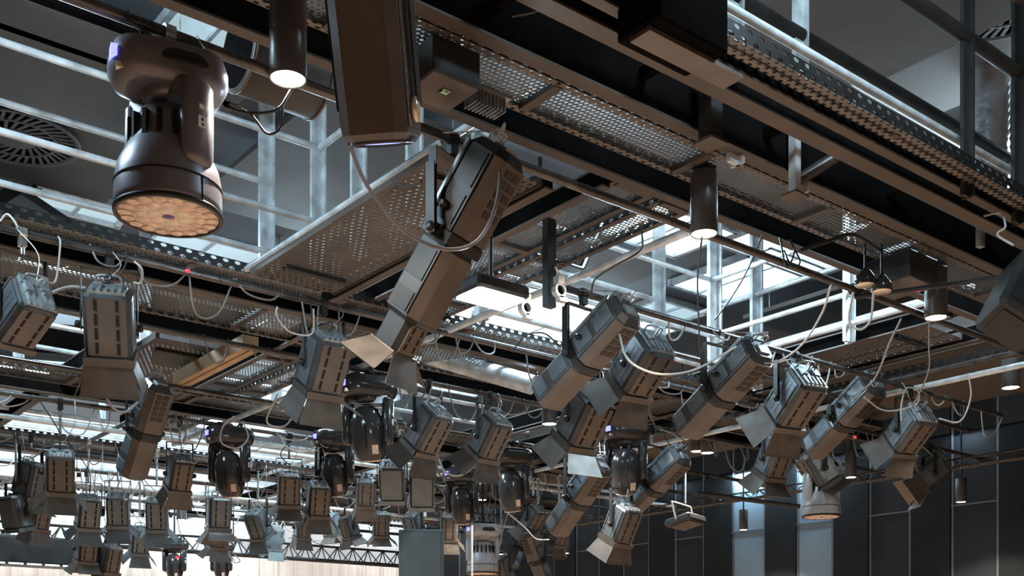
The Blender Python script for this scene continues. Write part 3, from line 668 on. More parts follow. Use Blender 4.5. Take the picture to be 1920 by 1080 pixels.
CATN = {'box': ('box_spotlight', 'spotlight'), 'profile': ('profile_spotlight', 'spotlight'), 'spot_head': ('moving_head_spotlight', 'moving light'), 'wash': ('moving_head_washlight', 'moving light')}
GRP = {'box': 'box spotlights with barn doors', 'profile': 'long profile spotlights', 'spot_head': 'black moving head spotlights', 'wash': 'round moving head washlights'}
def fixture(kind, px, py, Y, ang, phi, s, label, H=2.6, yaw=None, cord=None, bar=False, nokit=False, yokemat='black_paint', arm=None):
    if Y >= 11 and kind.startswith('box'): s *= .88
    fam = [k for k in ('spot_head', 'wash', 'profile', 'box') if kind.startswith(k)][0]
    d = depthY(px, Y); piv = at(px, py, d); q = Vector((piv.x, Y, ZC + H))
    r = root(CATN[fam][0], label, CATN[fam][1], q, GRP[fam])
    a = aimvec(ang, phi, px); sd = a.cross(UP)
    if yaw is not None or sd.length < .15: sd = Vector((math.cos(math.radians(yaw or 0)), math.sin(math.radians(yaw or 0)), 0))
    sd.normalize(); up = sd.cross(a).normalized(); sd = a.cross(up).normalized()
    R = Matrix((sd, a, up)).transposed(); loc = piv - q; rot = R.to_euler()
    clampmesh(r, q)
    if kind == 'spot_head' and arm is None: arm = -50
    if fam in ('box', 'profile'):
        assemble(kind, 'parts', r, loc, rot, s)
        hw = LIB[kind]['hw'] * s; sh = Vector((sd.x, sd.y, 0)).normalized(); top = min(q.z - .10, piv.z + .40 * s)
        g = MB(); th = .006; fwv = Vector((-sh.y, sh.x, 0))
        mm = Matrix.Translation(piv) @ Matrix((sh, fwv, UP)).transposed().to_4x4(); hz = top - piv.z
        for k in (-1, 1): g.box((k * hw, 0, hz / 2 - .015), (th, .045 * s, hz + .03), mm)
        g.box((0, 0, hz), (2 * hw, .045 * s, th), mm); g.build('yoke', yokemat, r)
        for k in (-1, 1): g = MB(); g.lathe([(.012, -.01), (.024, -.005), (.024, .018), (.01, .024)], 12, mm @ Matrix.Translation((k * (hw + .012), 0, 0)) @ Matrix.Rotation(k * math.pi / 2, 4, 'Y')); g.build('tilt_knob', 'black_paint', r)
        if q.z - .10 - top > .02:
            g = MB(); g.tube([(piv.x, piv.y, top), (piv.x, piv.y, q.z - .09)], .014, 8); g.build('drop_rod', 'steel_bright', r)
        if bar:
            g = MB(); g.box((-hw - .02, 0, .14), (.008, .05, .34), mm); g.build('lever_bar', yokemat, r)
    else:
        zb = LIB[kind]['zb'] * s + .2 * s
        ya = math.radians(yaw if yaw is not None else 0)
        m1 = assemble(kind, 'static', r, loc, (0, 0, ya), s)
        if arm is not None:
            for k_ in ('yoke_arm', 'yoke_bridge'):
                for c_ in r.children:
                    if c_.name.split('.')[0] == k_: c_.rotation_euler = (0, 0, math.radians(arm))
        assemble(kind, 'head', r, loc, rot, s)
        top = piv.z + zb
        if q.z - .09 > top:
            g = MB(); g.tube([(piv.x, piv.y, top - .02), (piv.x, piv.y, q.z - .08)], .016, 8); g.box((piv.x, piv.y, top), (.2 * s, .05, .02)); g.build('drop_rod', 'black_paint', r)
    if not nokit:                                                   # power cord and safety wire
        rnd = random.Random(int(px * 7 + py)); back = piv + R @ Vector((0, LIB[kind]['rear'] * s, .05 * s)) if fam in ('box', 'profile') else piv + Vector((.1, .1, (LIB[kind]['zb'] + .1) * s))
        side = Vector((rnd.uniform(-.25, .3), 0, 0)); e = q + side + Vector((0, .0, .03)); mid = (back + e) / 2
        pts = [back, back + R @ Vector((0, -.07 * s, 0)) if fam in ('box', 'profile') else back + Vector((.08, 0, -.05)), mid + Vector((rnd.uniform(-.12, .12), rnd.uniform(-.1, .1), -rnd.uniform(.02, .16))), e + Vector((0, -.04, -.06)), e]
        g = MB(); g.tube(smooth_path(pts, 6), .006 if fam != 'wash' else .007, 6); g.build('power_cord', (cord or ('cord_white' if rnd.random() < .6 else 'cord_black')), r)
        g = MB(); e2 = q + Vector((-side.x * .4 + .05, 0, 0)); g.tube(smooth_path([back + Vector((0, 0, .03)), (back + e2) / 2 + Vector((.05, -.06, .02)), e2 + Vector((0, -.035, 0)), e2 + Vector((0, 0, .03)), e2 + Vector((0, .035, 0))], 5), .0035, 5); g.build('safety_wire', 'steel_bright', r)
    return r

# ================= fixtures =================
FX = [
 # kind, px, py, pipeY, ang, phi, scale, label, extras
 ('wash_head', 316, 296, 4.37, 90, 0, 1.0, 'big round moving washlight with amber-reflecting lens face and blue display, nearest at the left', dict(yaw=-12, arm=-75, cord='cord_black')),
 ('profile_long', 848, 448, 4.37, 122, 20, 1.0, 'large long spotlight with grid vents and barn doors hanging diagonally in the centre', dict(bar=True)),
 ('box_narrow', 205, 612, 6.93, 87, 28, 1.02, 'upright brown box light with flared skirt, hanging at left below the long pipe', {}),
 ('box_bare2', 42, 590, 6.93, 132, 52, .88, 'bulky box light at left edge with pale blue side plate, cut by the frame', {}),
 ('box_open', 607, 686, 6.93, 106, 28, .98, 'brown box light with large black flaps left of the centre', {}),
 ('profile', 1094, 668, 5.60, 141, 36, 1.0, 'profile spotlight pointing down left, nearest right of the centre', dict(bar=True)),
 ('profile', 1350, 733, 5.60, 141, 36, 1.02, 'profile spotlight with blue-lit side stripes above the twin downlights', dict(bar=True)),
 ('box', 1203, 688, 6.20, 128, 36, 1.1, 'box light with pale blue side flap hanging between the two largest profile spotlights', dict(cord='cord_white')),
 ('box', 1490, 750, 5.60, 128, 36, 1.08, 'box light with dark lever bar right of the blue-striped profile spotlight', dict(bar=True)),
 ('profile', 1578, 785, 6.20, 140, 34, 1.04, 'dark profile spotlight crossing behind the lever-bar box light', {}),
 ('box_wide', 1452, 862, 6.93, 112, 25, .9, 'small box light with brown cup-like flaps below the lever-bar box light', {}),
 ('box_open', 1534, 882, 6.93, 60, 15, .95, 'box light seen from behind, just above the silver washlight', {}),
 ('wash_silver', 1540, 930, 6.93, 90, 0, .92, 'silver finned moving washlight in front of the dark wall panels', dict(yaw=-20)),
 ('box', 1706, 808, 5.60, 131, 36, .98, 'box light with pale blue flap, farthest right in the cluster', dict(cord='cord_white')),
 ('box_open', 1742, 893, 6.93, 140, -20, .95, 'black box light with bright blue flap turned up beneath the farthest right light', {}),
 ('profile', 270, 808, 9.85, 108, 30, 1.02, 'single short brown spotlight with grid vents at lower left', {}),
 ('box', 802, 808, 8.25, 120, 28, .98, 'box light under the long central spotlight, first of the middle pair', {}),
 ('box', 918, 822, 8.25, 118, 28, .95, 'box light with pale lower flap beside a downlight, second of the middle pair', {}),
 ('box_wide', 1095, 790, 6.93, 118, 30, 1.08, 'box light with dark wide flap behind the nearest profile spotlight', {}),
 ('spot_head', 690, 812, 8.25, 84, 12, 1.1, 'largest glossy black moving spotlight, under the central barn doors', dict(yaw=-15)),
 ('spot_head', 430, 888, 11.1, 84, 12, 1.12, 'glossy black moving spotlight between two small box lights at lower left', dict(yaw=-15)),
 ('spot_head', 627, 890, 11.1, 84, 12, 1.12, 'glossy black moving spotlight directly left below the largest moving spotlight', dict(yaw=-15)),
 ('spot_head', 1172, 882, 8.25, 90, 20, 1.12, 'glossy black moving spotlight right of centre with bright violet display', dict(yaw=-15)),
 ('spot_head', 958, 920, 9.85, 84, 12, 1.08, 'glossy black moving spotlight to the right of the small central downlight', dict(yaw=-15)),
 ('spot_head', 866, 948, 11.1, 84, 12, 1.05, 'glossy black moving spotlight to the left of the small central downlight', dict(yaw=-15)),
 ('profile', 1082, 935, 8.25, 128, 34, 1.0, 'profile spotlight with grid vents below the dark wide flap', {}),
 ('profile', 1222, 908, 8.25, 140, 30, 1.05, 'slender profile spotlight against the bluish wall right of the moving spotlight', {}),
 ('box_narrow', 1165, 985, 8.25, 112, 20, .95, 'box light under the slender profile spotlight by the bluish wall', {}),
 ('box_narrow', 337, 890, 11.1, 100, 30, .95, 'box light with tan flap above the lower left silver downlight', {}),
 ('box', 113, 888, 11.1, 90, 26, 1.05, 'dark box light with grey flap at lower left, nearest the black speaker box', {}),
 ('box_wide', 58, 905, 12.9, 100, 10, 1.1, 'dark box light at the left edge, half turned away', {}),
 ('box_teal_lit', 166, 962, 12.9, 95, 25, 1.0, 'first teal-lit small box light from the left in the lower row', {}),
 ('box_teal_lit', 221, 958, 12.9, 88, 25, 1.0, 'second teal-lit small box light from the left in the lower row', {}),
 ('box_teal_lit', 294, 966, 12.9, 88, 25, 1.0, 'third teal-lit small box light from the left, with pale blue flap', {}),
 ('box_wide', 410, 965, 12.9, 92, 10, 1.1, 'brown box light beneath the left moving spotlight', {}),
 ('box_teal_lit', 484, 985, 12.9, 70, 25, .95, 'teal-lit box light tilted right, below the lower left moving spotlight pair', {}),
 ('box_wide', 542, 918, 11.1, 92, 28, .98, 'box light with silvery flap between the two lower moving spotlights', {}),
 ('box', 597, 938, 11.1, 95, 28, 1.0, 'box light with grey flap partly behind the lower moving spotlight', {}),
 ('box_narrow', 686, 925, 12.9, 92, 28, 1.0, 'narrow box light with wide tan flap below the largest moving spotlight', {}),
 ('box_bare', 735, 905, 9.85, 88, 30, .95, 'left of two plain teal-lit boxes hanging under the middle pair', {}),
 ('box_bare', 791, 918, 9.85, 90, 30, .95, 'right of two plain teal-lit boxes hanging under the middle pair', {}),
 ('box_teal_lit', 776, 988, 12.9, 75, 25, .98, 'tilted teal-lit box light above the grey monitor panel', {}),
 ('box', 842, 990, 12.9, 92, 25, 1.0, 'tan box light left under the lower central moving spotlight', {}),
 ('box', 1000, 975, 11.1, 120, 25, .9, 'small brown box light tilted left near the silver tube light', {}),
 ('box', 1048, 1000, 11.1, 115, 20, .9, 'small box light with mauve flap above the lowest downlight', {}),
 ('wash_silver', 905, 1042, 11.1, 90, 0, .95, 'silver ribbed washlight at the bottom edge beside the white hanging rod', dict(yaw=-20)),
 ('profile', 1008, 1050, 11.1, 70, 20, .85, 'dark spotlight with silver end hanging at the bottom edge', {}),
 ('profile', 972, 1030, 14.8, 108, -15, .8, 'silver tube spotlight with open square front near the bottom edge', {}),
 ('spot_head', 327, 1062, 17.0, 86, 12, .95, 'small black moving head with red dot before the cream curtain', dict(yaw=-15)),
 ('spot_head', 415, 1062, 17.0, 86, 12, .9, 'small glossy black moving head before the cream curtain, no red dot', dict(yaw=-15)),
 ('box_open', 205, 1050, 14.8, 100, 15, 1.0, 'black box light with open flaps in front of the curtain', {}),
 ('box_wide', 162, 1030, 14.8, 95, 15, 1.0, 'black box light with tiny red lamp at the bottom left', {}),
 ('box_bare', 30, 965, 12.9, 80, 10, 1.0, 'dark plain box at left edge above the black speaker box', {}),
 ('box', 408, 1005, 14.8, 95, 15, 1.0, 'lower brown box light just above the truss, under another brown one', {}),
 ('box_wide', 715, 985, 14.8, 92, 20, 1.0, 'small box light with dark flaps left of the grey monitor panel', {}),
 ('box', 655, 990, 14.8, 75, 10, .9, 'dark small box light hanging over the truss', {}),
 ('box_open', 72, 968, 14.8, 100, 15, 1.0, 'dark box light behind the grey-flapped one at lower left, above the speaker box', {}),
 ('box_teal_lit', 262, 1015, 14.8, 95, 25, .95, 'pale-flapped small box light just above the cream curtain at lower left', {}),
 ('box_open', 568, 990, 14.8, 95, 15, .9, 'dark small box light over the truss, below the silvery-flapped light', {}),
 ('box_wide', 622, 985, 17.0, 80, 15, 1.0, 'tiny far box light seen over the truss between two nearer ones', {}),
 ('box_teal_lit', 515, 1010, 17.0, 100, 20, 1.0, 'tiny far teal-lit box light touching the truss', {}),
 ('box_narrow', 940, 1070, 11.1, 75, 20, .95, 'dark cone-like light cut by the bottom edge', {}),
]
for kind, px, py, Y, ang, phi, s, lab, kw in FX: fixture(kind, px, py, Y, ang, phi, s, lab, **kw)
# ================= downlights =================
def downlight(px, py, d0, d, label, R=.066, L=.30, power=120, glow='lamp_glow', top=2.9, spot=True):
    p = at(px, py, d); R *= d / d0; L *= d / d0; r = root('downlight', label, 'ceiling light', p + Vector((0, 0, L)), 'cylindrical downlights')
    t = Matrix.Translation(p)
    g = MB(); g.lathe([(R * .9, .012), (R * .96, 0), (R, .004), (R, L - .01), (R * .94, L), (.0005, L)], 32, t); g.build('can', 'can_paint', r)
    g = MB(); g.box(p + Vector((R * .99, -R * .1, L / 2)), (.006, .02, L * .96)); g.build('seam_strip', 'steel_rear', r)
    g = MB(); g.lathe([(.0005, .008), (R * .88, .008), (R * .9, .014)], 24, t); g.build('lamp', glow, r)
    g = MB(); z1 = ZC + 4.69 if d > 13.3 else (ZC + 3.01 if px == 1895 else max(p.z + L + .03, ZC + top)); g.tube([p + Vector((0, 0, L)), (p.x, p.y, z1)], .012, 8); g.box((p.x, p.y, z1), (.10, .10, .015)); g.build('stem', 'black_paint', r)
    if spot: lamp('SPOT', 'downlight_spot', p + Vector((0, 0, -.012)), p + Vector((0, 0, -3)), power, (1, .88, .74), spot_size=2.1, spot_blend=.35, shadow_soft_size=.05)
mat('can_paint', (0.085, 0.078, 0.078), 0.32, 0.2, 0.1, 4)
PW = 175
for a in [(540, 150, 3.92, 4.74, 'largest downlight can, glowing beside the hanging cabinet light at top left'),
          (1320, 440, 5.28, 6.35, 'downlight can at the crossing of the pipes right of the middle'),
          (1755, 597, 6.55, 7.9, 'downlight can under the boxes near the right edge'),
          (1895, 728, 8.2, 9.9, 'downlight under the brown soffit at the right edge'),
          (1030, 796, 9.4, 11.3, 'downlight between the middle box lights and the nearest profile spotlight'),
          (1326, 850, 10.75, 12.9, 'right one of the twin downlights under the blue-striped profile spotlight'),
          (1307, 847, 10.95, 13.2, 'left one of the twin downlights under the blue-striped profile spotlight'),
          (1595, 896, 12.0, 13.4, 'downlight just right above the silver washlight'),
          (1802, 942, 13.4, 14.3, 'downlight against the dark wall at lower right'),
          (1394, 994, 16.2, 17.2, 'downlight in front of the blue-lit wall panel'),
          (903, 938, 13.6, 15.5, 'small downlight between two glossy moving spotlights in the lower centre'),
          (340, 975, 15.3, 18.4, 'downlight with silvery can in the lower left'),
          (1062, 1038, 19.5, 20.2, 'lowest downlight, near the bottom edge right of the centre')]:
    downlight(*a, power=PW)
# the same downlights go on behind and beside the camera
for X in (-2.4, -.3, 1.85, 4.0, 6.1, 8.2, 10.4):
    for Y in (-3.5, 0.2):
        lamp('SPOT', 'downlight_spot', (X, Y, ZC + 2.1), (X, Y, 0), PW * .8, (1, .88, .74), spot_size=2.1, spot_blend=.35, shadow_soft_size=.05)
for X, Y in ((6.1, 10.9), (10.4, 10.7), (1.85, 7.05), (4.0, 10.9), (-.3, 10.9), (1.8, 14.8), (10.4, 14.8), (-.3, 3.5), (8.2, 14.6), (6.1, 18.0), (10.4, 18.0)):
    lamp('SPOT', 'downlight_spot', (X, Y, ZC + 1.2), (X, Y, 0), PW * .8, (1, .88, .74), spot_size=2.1, spot_blend=.35, shadow_soft_size=.05)
# open floodlight burning in the middle of the picture
p = at(920, 566, 6.0); r = root('floodlight', 'very bright bluish floodlight glaring left of the centre between pipes', 'floodlight', p, None)
g = MB(); g.box(p + Vector((0, 0, .055)), (.36, .26, .07), None, .015); g.build('housing', 'black_paint', r)
g = MB(); g.box(p + Vector((0, 0, .014)), (.31, .21, .012)); g.build('lamp', 'flood_glow', r)
g = MB(); g.tube([p + Vector((0, 0, .09)), p + Vector((0, 0, .87))], .012, 8); g.build('stem', 'black_paint', r)
lamp('POINT', 'floodlight_bulb', p + Vector((0, 0, -.06)), (0, 0, 0), 45, (.72, .9, 1.0), shadow_soft_size=.06)

# ================= large single things =================
# hanging cabinet light: tall chamfered box with blue lens below
cx, cy = 718, 266; d = 4.1; p = at(cx, cy, d); yaw = YAW - math.pi / 2 + math.radians(-9)
mm = Matrix.Translation(p) @ Matrix.Rotation(yaw, 4, 'Z') @ Matrix.Rotation(math.radians(23), 4, 'X')
r = root('cabinet_light', 'tall brown chamfered cabinet light hanging upright at top, blue lens glowing underneath', 'stage light', p + Vector((0, 0, .62)))
def ring8(a, b, c, z): return [(a - c, b, z), (a, b - c, z), (a, -b + c, z), (a - c, -b, z), (-a + c, -b, z), (-a, -b + c, z), (-a, b - c, z), (-a + c, b, z)]
g = MB(); g.loft([ring8(.108, .128, .035, 0.0), ring8(.124, .148, .04, .02), ring8(.126, .150, .04, .52), ring8(.116, .138, .035, .56)], mm); g.build('housing', 'cab_paint', r)
g = MB(); g.box((0, -.152, .27), (.162, .004, .46), mm); g.box((.128, 0, .27), (.004, .19, .46), mm); g.box((-.128, 0, .27), (.004, .19, .46), mm); g.build('cover_plate', 'cab_paint', r)
g = MB()
for k in range(13):
    g.box((.131, -.085, .04 + k * .036), (.004, .008, .008), mm)
g.build('rivet', 'steel_bright', r)
g = MB(); g.lathe([(.0005, -.004), (.09, -.004), (.105, .002)], 24, mm); g.build('lens', 'blue_glow', r)
g = MB(); g.lathe([(.105, .0), (.112, -.012), (.122, -.008), (.122, .01)], 24, mm); g.build('lens_rim', 'black_paint', r)
g = MB()
for s in (-1, 1): g.box((s * .15, 0, .36), (.010, .07, .50), mm)
g.box((0, 0, .61), (.31, .07, .014), mm); g.build('yoke', 'black_paint', r)
g = MB(); g.box((0, -.02, .565), (.24, .22, .05), mm, .01); g.box((-.09, -.13, .555), (.07, .05, .03), mm); g.build('top_cap', 'black_paint', r)
g = MB(); g.lathe([(.03, 0), (.045, .006), (.045, .02), (.02, .026)], 16, mm @ Matrix.Translation((.13, -.02, .10)) @ Matrix.Rotation(math.pi / 2, 4, 'Y')); g.build('side_knob', 'lens_pale', r)
g = MB(); g.tube([mm @ Vector((0, 0, .61)), (mm @ Vector((0, 0, .61))) + Vector((0, 0, .5))], .02, 8); g.build('drop_rod', 'black_paint', r)
# round drum behind the first downlight
p = at(522, 122, 5.75); r = root('drum_housing', 'big dark drum lying on its side behind the largest downlight', 'speaker', p)
R = Matrix.Translation(p) @ Matrix.Rotation(math.pi / 2, 4, 'Y')
g = MB(); g.lathe([(.19, -.23), (.205, -.22), (.205, .22), (.19, .23)], 40, R); g.build('drum_shell', 'drum_paint', r)
for s in (-1, 1):
    g = MB(); g.lathe([(.186, s * .2305), (.0005, s * .2306)], 40, R); g.build('end_plate', 'beam_black', r)
g = MB()
for s in (-1, 1): g.lathe([(.190, s * .225), (.209, s * .225), (.209, s * .21), (.2055, s * .21)], 40, R)
g.build('rim', 'housing_warm_lit', r)
g = MB(); g.tube([p + Vector((0, 0, .20)), p + Vector((0, 0, .32))], .014, 8); g.build('stem', 'black_paint', r)
# speaker at the right edge
d = 6.6; a = at(1920, 562, d); yv = Matrix.Rotation(YAW - math.pi / 2, 4, 'Z') @ Matrix.Rotation(math.radians(32), 4, 'Y') @ Matrix.Rotation(math.radians(-18), 4, 'X')
mm = Matrix.Translation(a) @ yv
r = root('loudspeaker', 'large black loudspeaker hanging tilted at the right edge', 'speaker', a)
g = MB(); g.loft([ring8(.15, .14, .03, -.24), ring8(.17, .16, .035, -.22), ring8(.17, .16, .035, .22), ring8(.15, .14, .03, .24)], mm); g.build('cabinet', 'black_paint', r)
g = MB(); g.box((0, -.162, 0), (.27, .006, .38), mm); g.build('grille', 'black_paint', r)
g = MB(); g.box((.0, 0, -.243), (.22, .2, .006), mm); g.build('bottom_plate', 'black_paint', r)
top = Vector((a.x, 4.37, ZC + 2.6)); g = MB(); g.tube([mm @ Vector((0, 0, .24)), top + Vector((0, 0, -.05))], .016, 8); g.lathe([(.026, -.03), (.04, -.03), (.04, .03), (.026, .03), (.026, -.03)], 16, Matrix.Translation(top) @ Matrix.Rotation(math.pi / 2, 4, 'Y'), False); g.build('hanger', 'black_paint', r)
# two flat power boxes
def pbox(px, py, d, sx, sy, sz, label, stick, name='power_box', fins=False):
    p = at(px, py, d); r = root(name, label, 'electrical box', p, 'flat black boxes beside downlights')
    g = MB(); g.box(p + Vector((0, 0, sz / 2)), (sx, sy, sz), None, .006); g.build('case', 'cab_black', r)
    g = MB(); g.box(p + Vector((0, 0, -.002)), (sx - .01, sy - .01, .004)); g.build('bottom_plate', 'housing_warm_lit', r)
    for (ox, oy, w_, h_, mt) in stick:
        g = MB(); g.box(p + Vector((ox, oy, -.005)), (w_, h_, .003)); g.build('sticker', mt, r)
    g = MB(); g.tube([p + Vector((0, 0, sz)), p + Vector((0, 0, sz + .06))], .012, 8); g.build('stem', 'black_paint', r); return r, p
r, p = pbox(826, 172, 5.15, .27, .27, .17, 'flat black box with green lit label right of the hanging cabinet light', [(0.01, -.02, .055, .05, 'cab_black'), (0.01, -.02, .045, .04, 'sticker_green')])
g = MB()
for k in range(9): g.box(p + Vector((.20 + k * .022, .03, .05)), (.006, .10, .07))
g.box(p + Vector((.29, .03, .09)), (.24, .12, .01)); g.build('heat_sink', 'steel_rear', r)
g = MB(); g.box(p + Vector((-.01, -.02, -.0075)), (.008, .03, .002)); g.box(p + Vector((.014, -.03, -.0075)), (.02, .008, .002)); g.build('label_print', 'cab_black', r)
r, p = pbox(1690, 540, 7.8, .36, .36, .19, 'flat black box with yellow sticker beside the right downlight', [(.04, -.02, .05, .03, 'sticker_yellow'), (.13, -.05, .045, .03, 'red_plastic')])
# pair of small round reflector lamps with cable loops
for i, (px, py) in enumerate(((1622, 535), (1653, 547))):
    p = at(px, py, 6.9); r = root('reflector_lamp', ['left small round reflector lamp with copper face beside the yellow-sticker box', 'right small round reflector lamp with copper face beside the yellow-sticker box'][i], 'lamp', p, 'small round reflector lamps')
    g = MB(); g.lathe([(.062, 0), (.066, .01), (.060, .05), (.035, .09), (.015, .11), (.0005, .112)], 24, Matrix.Translation(p)); g.build('shade', 'gloss_plastic', r)
    g = MB(); g.lathe([(.0005, -.002), (.058, -.002), (.062, .002)], 24, Matrix.Translation(p)); g.build('reflector', 'lens_pale', r)
    g = MB(); g.tube([p + Vector((0, 0, .11)), p + Vector((0, 0, .3))], .008, 6); g.build('stem', 'black_paint', r)
# hanging black equipment box at the top edge
p = at(1262, 18, 4.85); r = root('equipment_box', 'large black box standing on the beam at the top edge right of the middle', 'equipment', p)
g = MB(); g.box(p + Vector((0, 0, .1)), (.45, .26, .55), None, .01); g.build('case', 'beam_black', r)
g = MB(); g.box(p + Vector((.02, -.153, .12)), (.012, .006, .14)); g.build('handle', 'steel_rear', r)
g = MB(); g.box(p + Vector((.1, .0, -.185)), (.62, .12, .02)); g.build('base_plate', 'housing_warm_lit', r)
p = at(1385, 108, 5.4); g = MB(); g.box(p, (.14, .05, .10)); o = tag(g.build('perforated_bracket', 'slotted_x'), 'small black perforated bracket at the foot of the pale post, upper right', 'bracket')
# dark clamp post carrying the upper beam
p = at(1332, 205, 5.8); r = root('hanger_post', 'short black hanger post gripping the thick beam left of the pale posts', 'bracket', p)
g = MB(); g.box(p, (.09, .09, .34)); g.build('post', 'cab_black', r); g = MB(); g.box(p + Vector((0, 0, -.18)), (.13, .13, .015)); g.build('foot_plate', 'beam_warm_lit', r)
p = at(1490, 300, 6.35); r = root('hanger_post', 'galvanised hanger foot with round stub beside the thick beam', 'bracket', p)
g = MB(); g.box(p, (.05, .05, .42)); g.build('post', 'galvanised', r); g = MB(); g.box(p + Vector((0, 0, -.21)), (.13, .11, .012)); g.build('foot_plate', 'beam_warm_lit', r)
g = MB(); g.tube([p + Vector((.05, .02, -.10)), p + Vector((.26, -.1, .06))], .035, 14); g.build('stub_pipe', 'dark_pipe', r)
p = at(1602, 330, 6.9); r = root('hanger_post', 'small perforated steel angle on the pale pipe, upper right', 'bracket', p)
g = MB(); g.box(p, (.04, .04, .14)); g.build('post', 'steel_rear', r)
p = at(1838, 440, 7.4); r = root('hanger_post', 'perforated steel angle at the end of the thick beam near the right edge', 'bracket', p)
g = MB(); g.box(p, (.05, .04, .17)); g.build('post', 'steel_rear', r)
# black upright drop with bright clamps in the middle opening
p = at(1030, 540, 6.7); r = root('pipe_hanger', 'short flat black drop arm with two bright pipe clamps, left of middle opening', 'bracket', p)
g = MB(); g.box(p + Vector((0, 0, .15)), (.07, .05, .54)); g.build('flat_bar', 'cab_black', r)
for i, (px, py) in enumerate(((1048, 545), (985, 578))):
    c = at(px, py, 6.65); g = MB(); g.lathe([(.028, -.02), (.045, -.02), (.045, .02), (.028, .02), (.028, -.02)], 16, Matrix.Translation(c) @ Matrix.Rotation(math.pi / 2, 4, 'X'), False)
    g.box(c + Vector((0, 0, .06)), (.05, .05, .05)); g.tube([c + Vector((.02, 0, .08)), c + Vector((-.03, 0, .14))], .009, 6); g.box(c + Vector((.02, 0, -.05)), (.06, .04, .03)); g.build('pipe_clamp', 'steel_bright', r)
# flat floodlight hanging before the wall
p = at(1285, 978, 13.0); r = root('flat_floodlight', 'flat black panel light with brown underside hanging before the bluish wall', 'stage light', p + Vector((0, 0, .5)))
mm = Matrix.Translation(p) @ Matrix.Rotation(.3, 4, 'Z') @ Matrix.Rotation(-.25, 4, 'X')
g = MB(); g.box((0, 0, 0), (.48, .34, .09), mm, .02); g.build('housing', 'cab_black', r)
g = MB(); g.box((0, 0, -.05), (.40, .26, .012), mm); g.build('front_glass', 'housing_warm_lit', r)
g = MB(); g.tube([mm @ Vector((-.26, 0, 0)), mm @ Vector((-.26, 0, .22)), mm @ Vector((.26, 0, .22)), mm @ Vector((.26, 0, 0))], .012, 6); g.tube([p + Vector((0, 0, .22)), p + Vector((0, 0, 1.02))], .012, 6); g.build('bracket', 'steel_rear', r)
# triangular truss at lower left
def truss(p0, p1, side, n, label, mt='black_paint', rad=.022, h=.26):
    p0, p1 = Vector(p0), Vector(p1); dv = (p1 - p0); L = dv.length; dv.normalize(); sv = dv.cross(UP)
    A = lambda t: p0 + dv * t; o1 = sv * (h / 2); o2 = -sv * (h / 2); up = Vector((0, 0, h))
    r = root('lattice_truss', label, 'truss', (p0 + p1) / 2, 'lattice trusses')
    for nm, o in (('main_tube', o1), ('main_tube', o2), ('main_tube', up)):
        g = MB(); g.tube([A(0) + o, A(L) + o], rad, 8); g.build(nm, mt, r)
    g = MB()
    for i in range(n):
        a, b, c = L * i / n, L * (i + .5) / n, L * (i + 1) / n
        for o in (o1, o2): g.tube([A(a) + o, A(b) + up], rad * .5, 5); g.tube([A(b) + up, A(c) + o], rad * .5, 5)
        g.tube([A(a) + o1, A(b) + o2], rad * .5, 5); g.tube([A(b) + o2, A(c) + o1], rad * .5, 5)
    g.build('lacing', mt, r); return r
truss((-3.5, 17.6, ZC + 1.93), (11.5, 17.6, ZC + 1.93), 1, 46, 'long black lattice truss in front of the cream curtain')
truss((12.2, 4.6, ZC + 2.36), (12.2, 15.0, ZC + 2.36), 1, 40, 'slim lattice truss crossing in front of the dark wall at right', 'dark_pipe', .012, .1)
for i in range(7):
    x = -2.5 + i * 2.1; g = MB(); g.tube([(x, 17.6, ZC + 2.19), (x, 17.6, ZC + 2.85)], .012, 6); tag(g.build('drop_rod', 'black_paint'), ['first', 'second', 'third', 'fourth', 'fifth', 'sixth', 'seventh'][i] + ' thin rod from the left holding the lattice truss', 'rod', 'rods holding the truss')
for i in range(4):
    y = 5.5 + i * 2.8; g = MB(); g.tube([(12.2, y, ZC + 2.46), (12.2, y, ZC + 4.7)], .010, 6); tag(g.build('drop_rod', 'black_paint'), ['nearest', 'second nearest', 'third nearest', 'farthest'][i] + ' thin rod holding the slim truss before the dark wall', 'rod', 'rods holding the slim truss')
# dark tube lower right running to the slim truss
g = MB(); g.tube([at(1310, 925, 14.5), at(1500, 950, 14.0)], .03, 8); tag(g.build('black_tube', 'black_paint'), 'black tube crossing in front of the blue-lit wall panel', 'pipe')
# bottom left: black speaker box with light dashes, monitor panel
p = at(55, 1035, 16.0); r = root('speaker_box', 'wide black speaker box in the bottom left corner', 'speaker', p)
g = MB(); g.box(p, (1.25, .5, .42), None, .02); g.build('cabinet', 'cab_black', r)
g = MB(); g.box(p + Vector((0, -.255, .0)), (1.1, .01, .34)); g.build('grille', 'black_paint', r)
g = MB()
for k in range(5): g.box(p + Vector((-.5 + k * .25, -.26, -.20)), (.2, .01, .02))
g.build('light_dash', 'skylight_glass', r); g = MB(); g.tube([p + Vector((0, 0, .2)), p + Vector((0, 0, 1.0))], .02, 6); g.build('drop_rod', 'black_paint', r)
p = at(790, 1042, 15.0); r = root('monitor_panel', 'flat grey-green monitor back hanging at the bottom edge', 'screen', p)
mm = Matrix.Translation(p) @ Matrix.Rotation(YAW - math.pi / 2, 4, 'Z')
g = MB(); g.box((0, 0, 0), (.62, .06, .72), mm, .012); g.build('case', 'monitor_grey', r)
g = MB(); g.box((0, -.035, 0), (.54, .012, .64), mm, .005); g.build('back_cover', 'monitor_grey', r)
g = MB(); g.tube([mm @ Vector((0, 0, .36)), mm @ Vector((0, 0, 1.1))], .015, 6); g.build('drop_rod', 'black_paint', r)
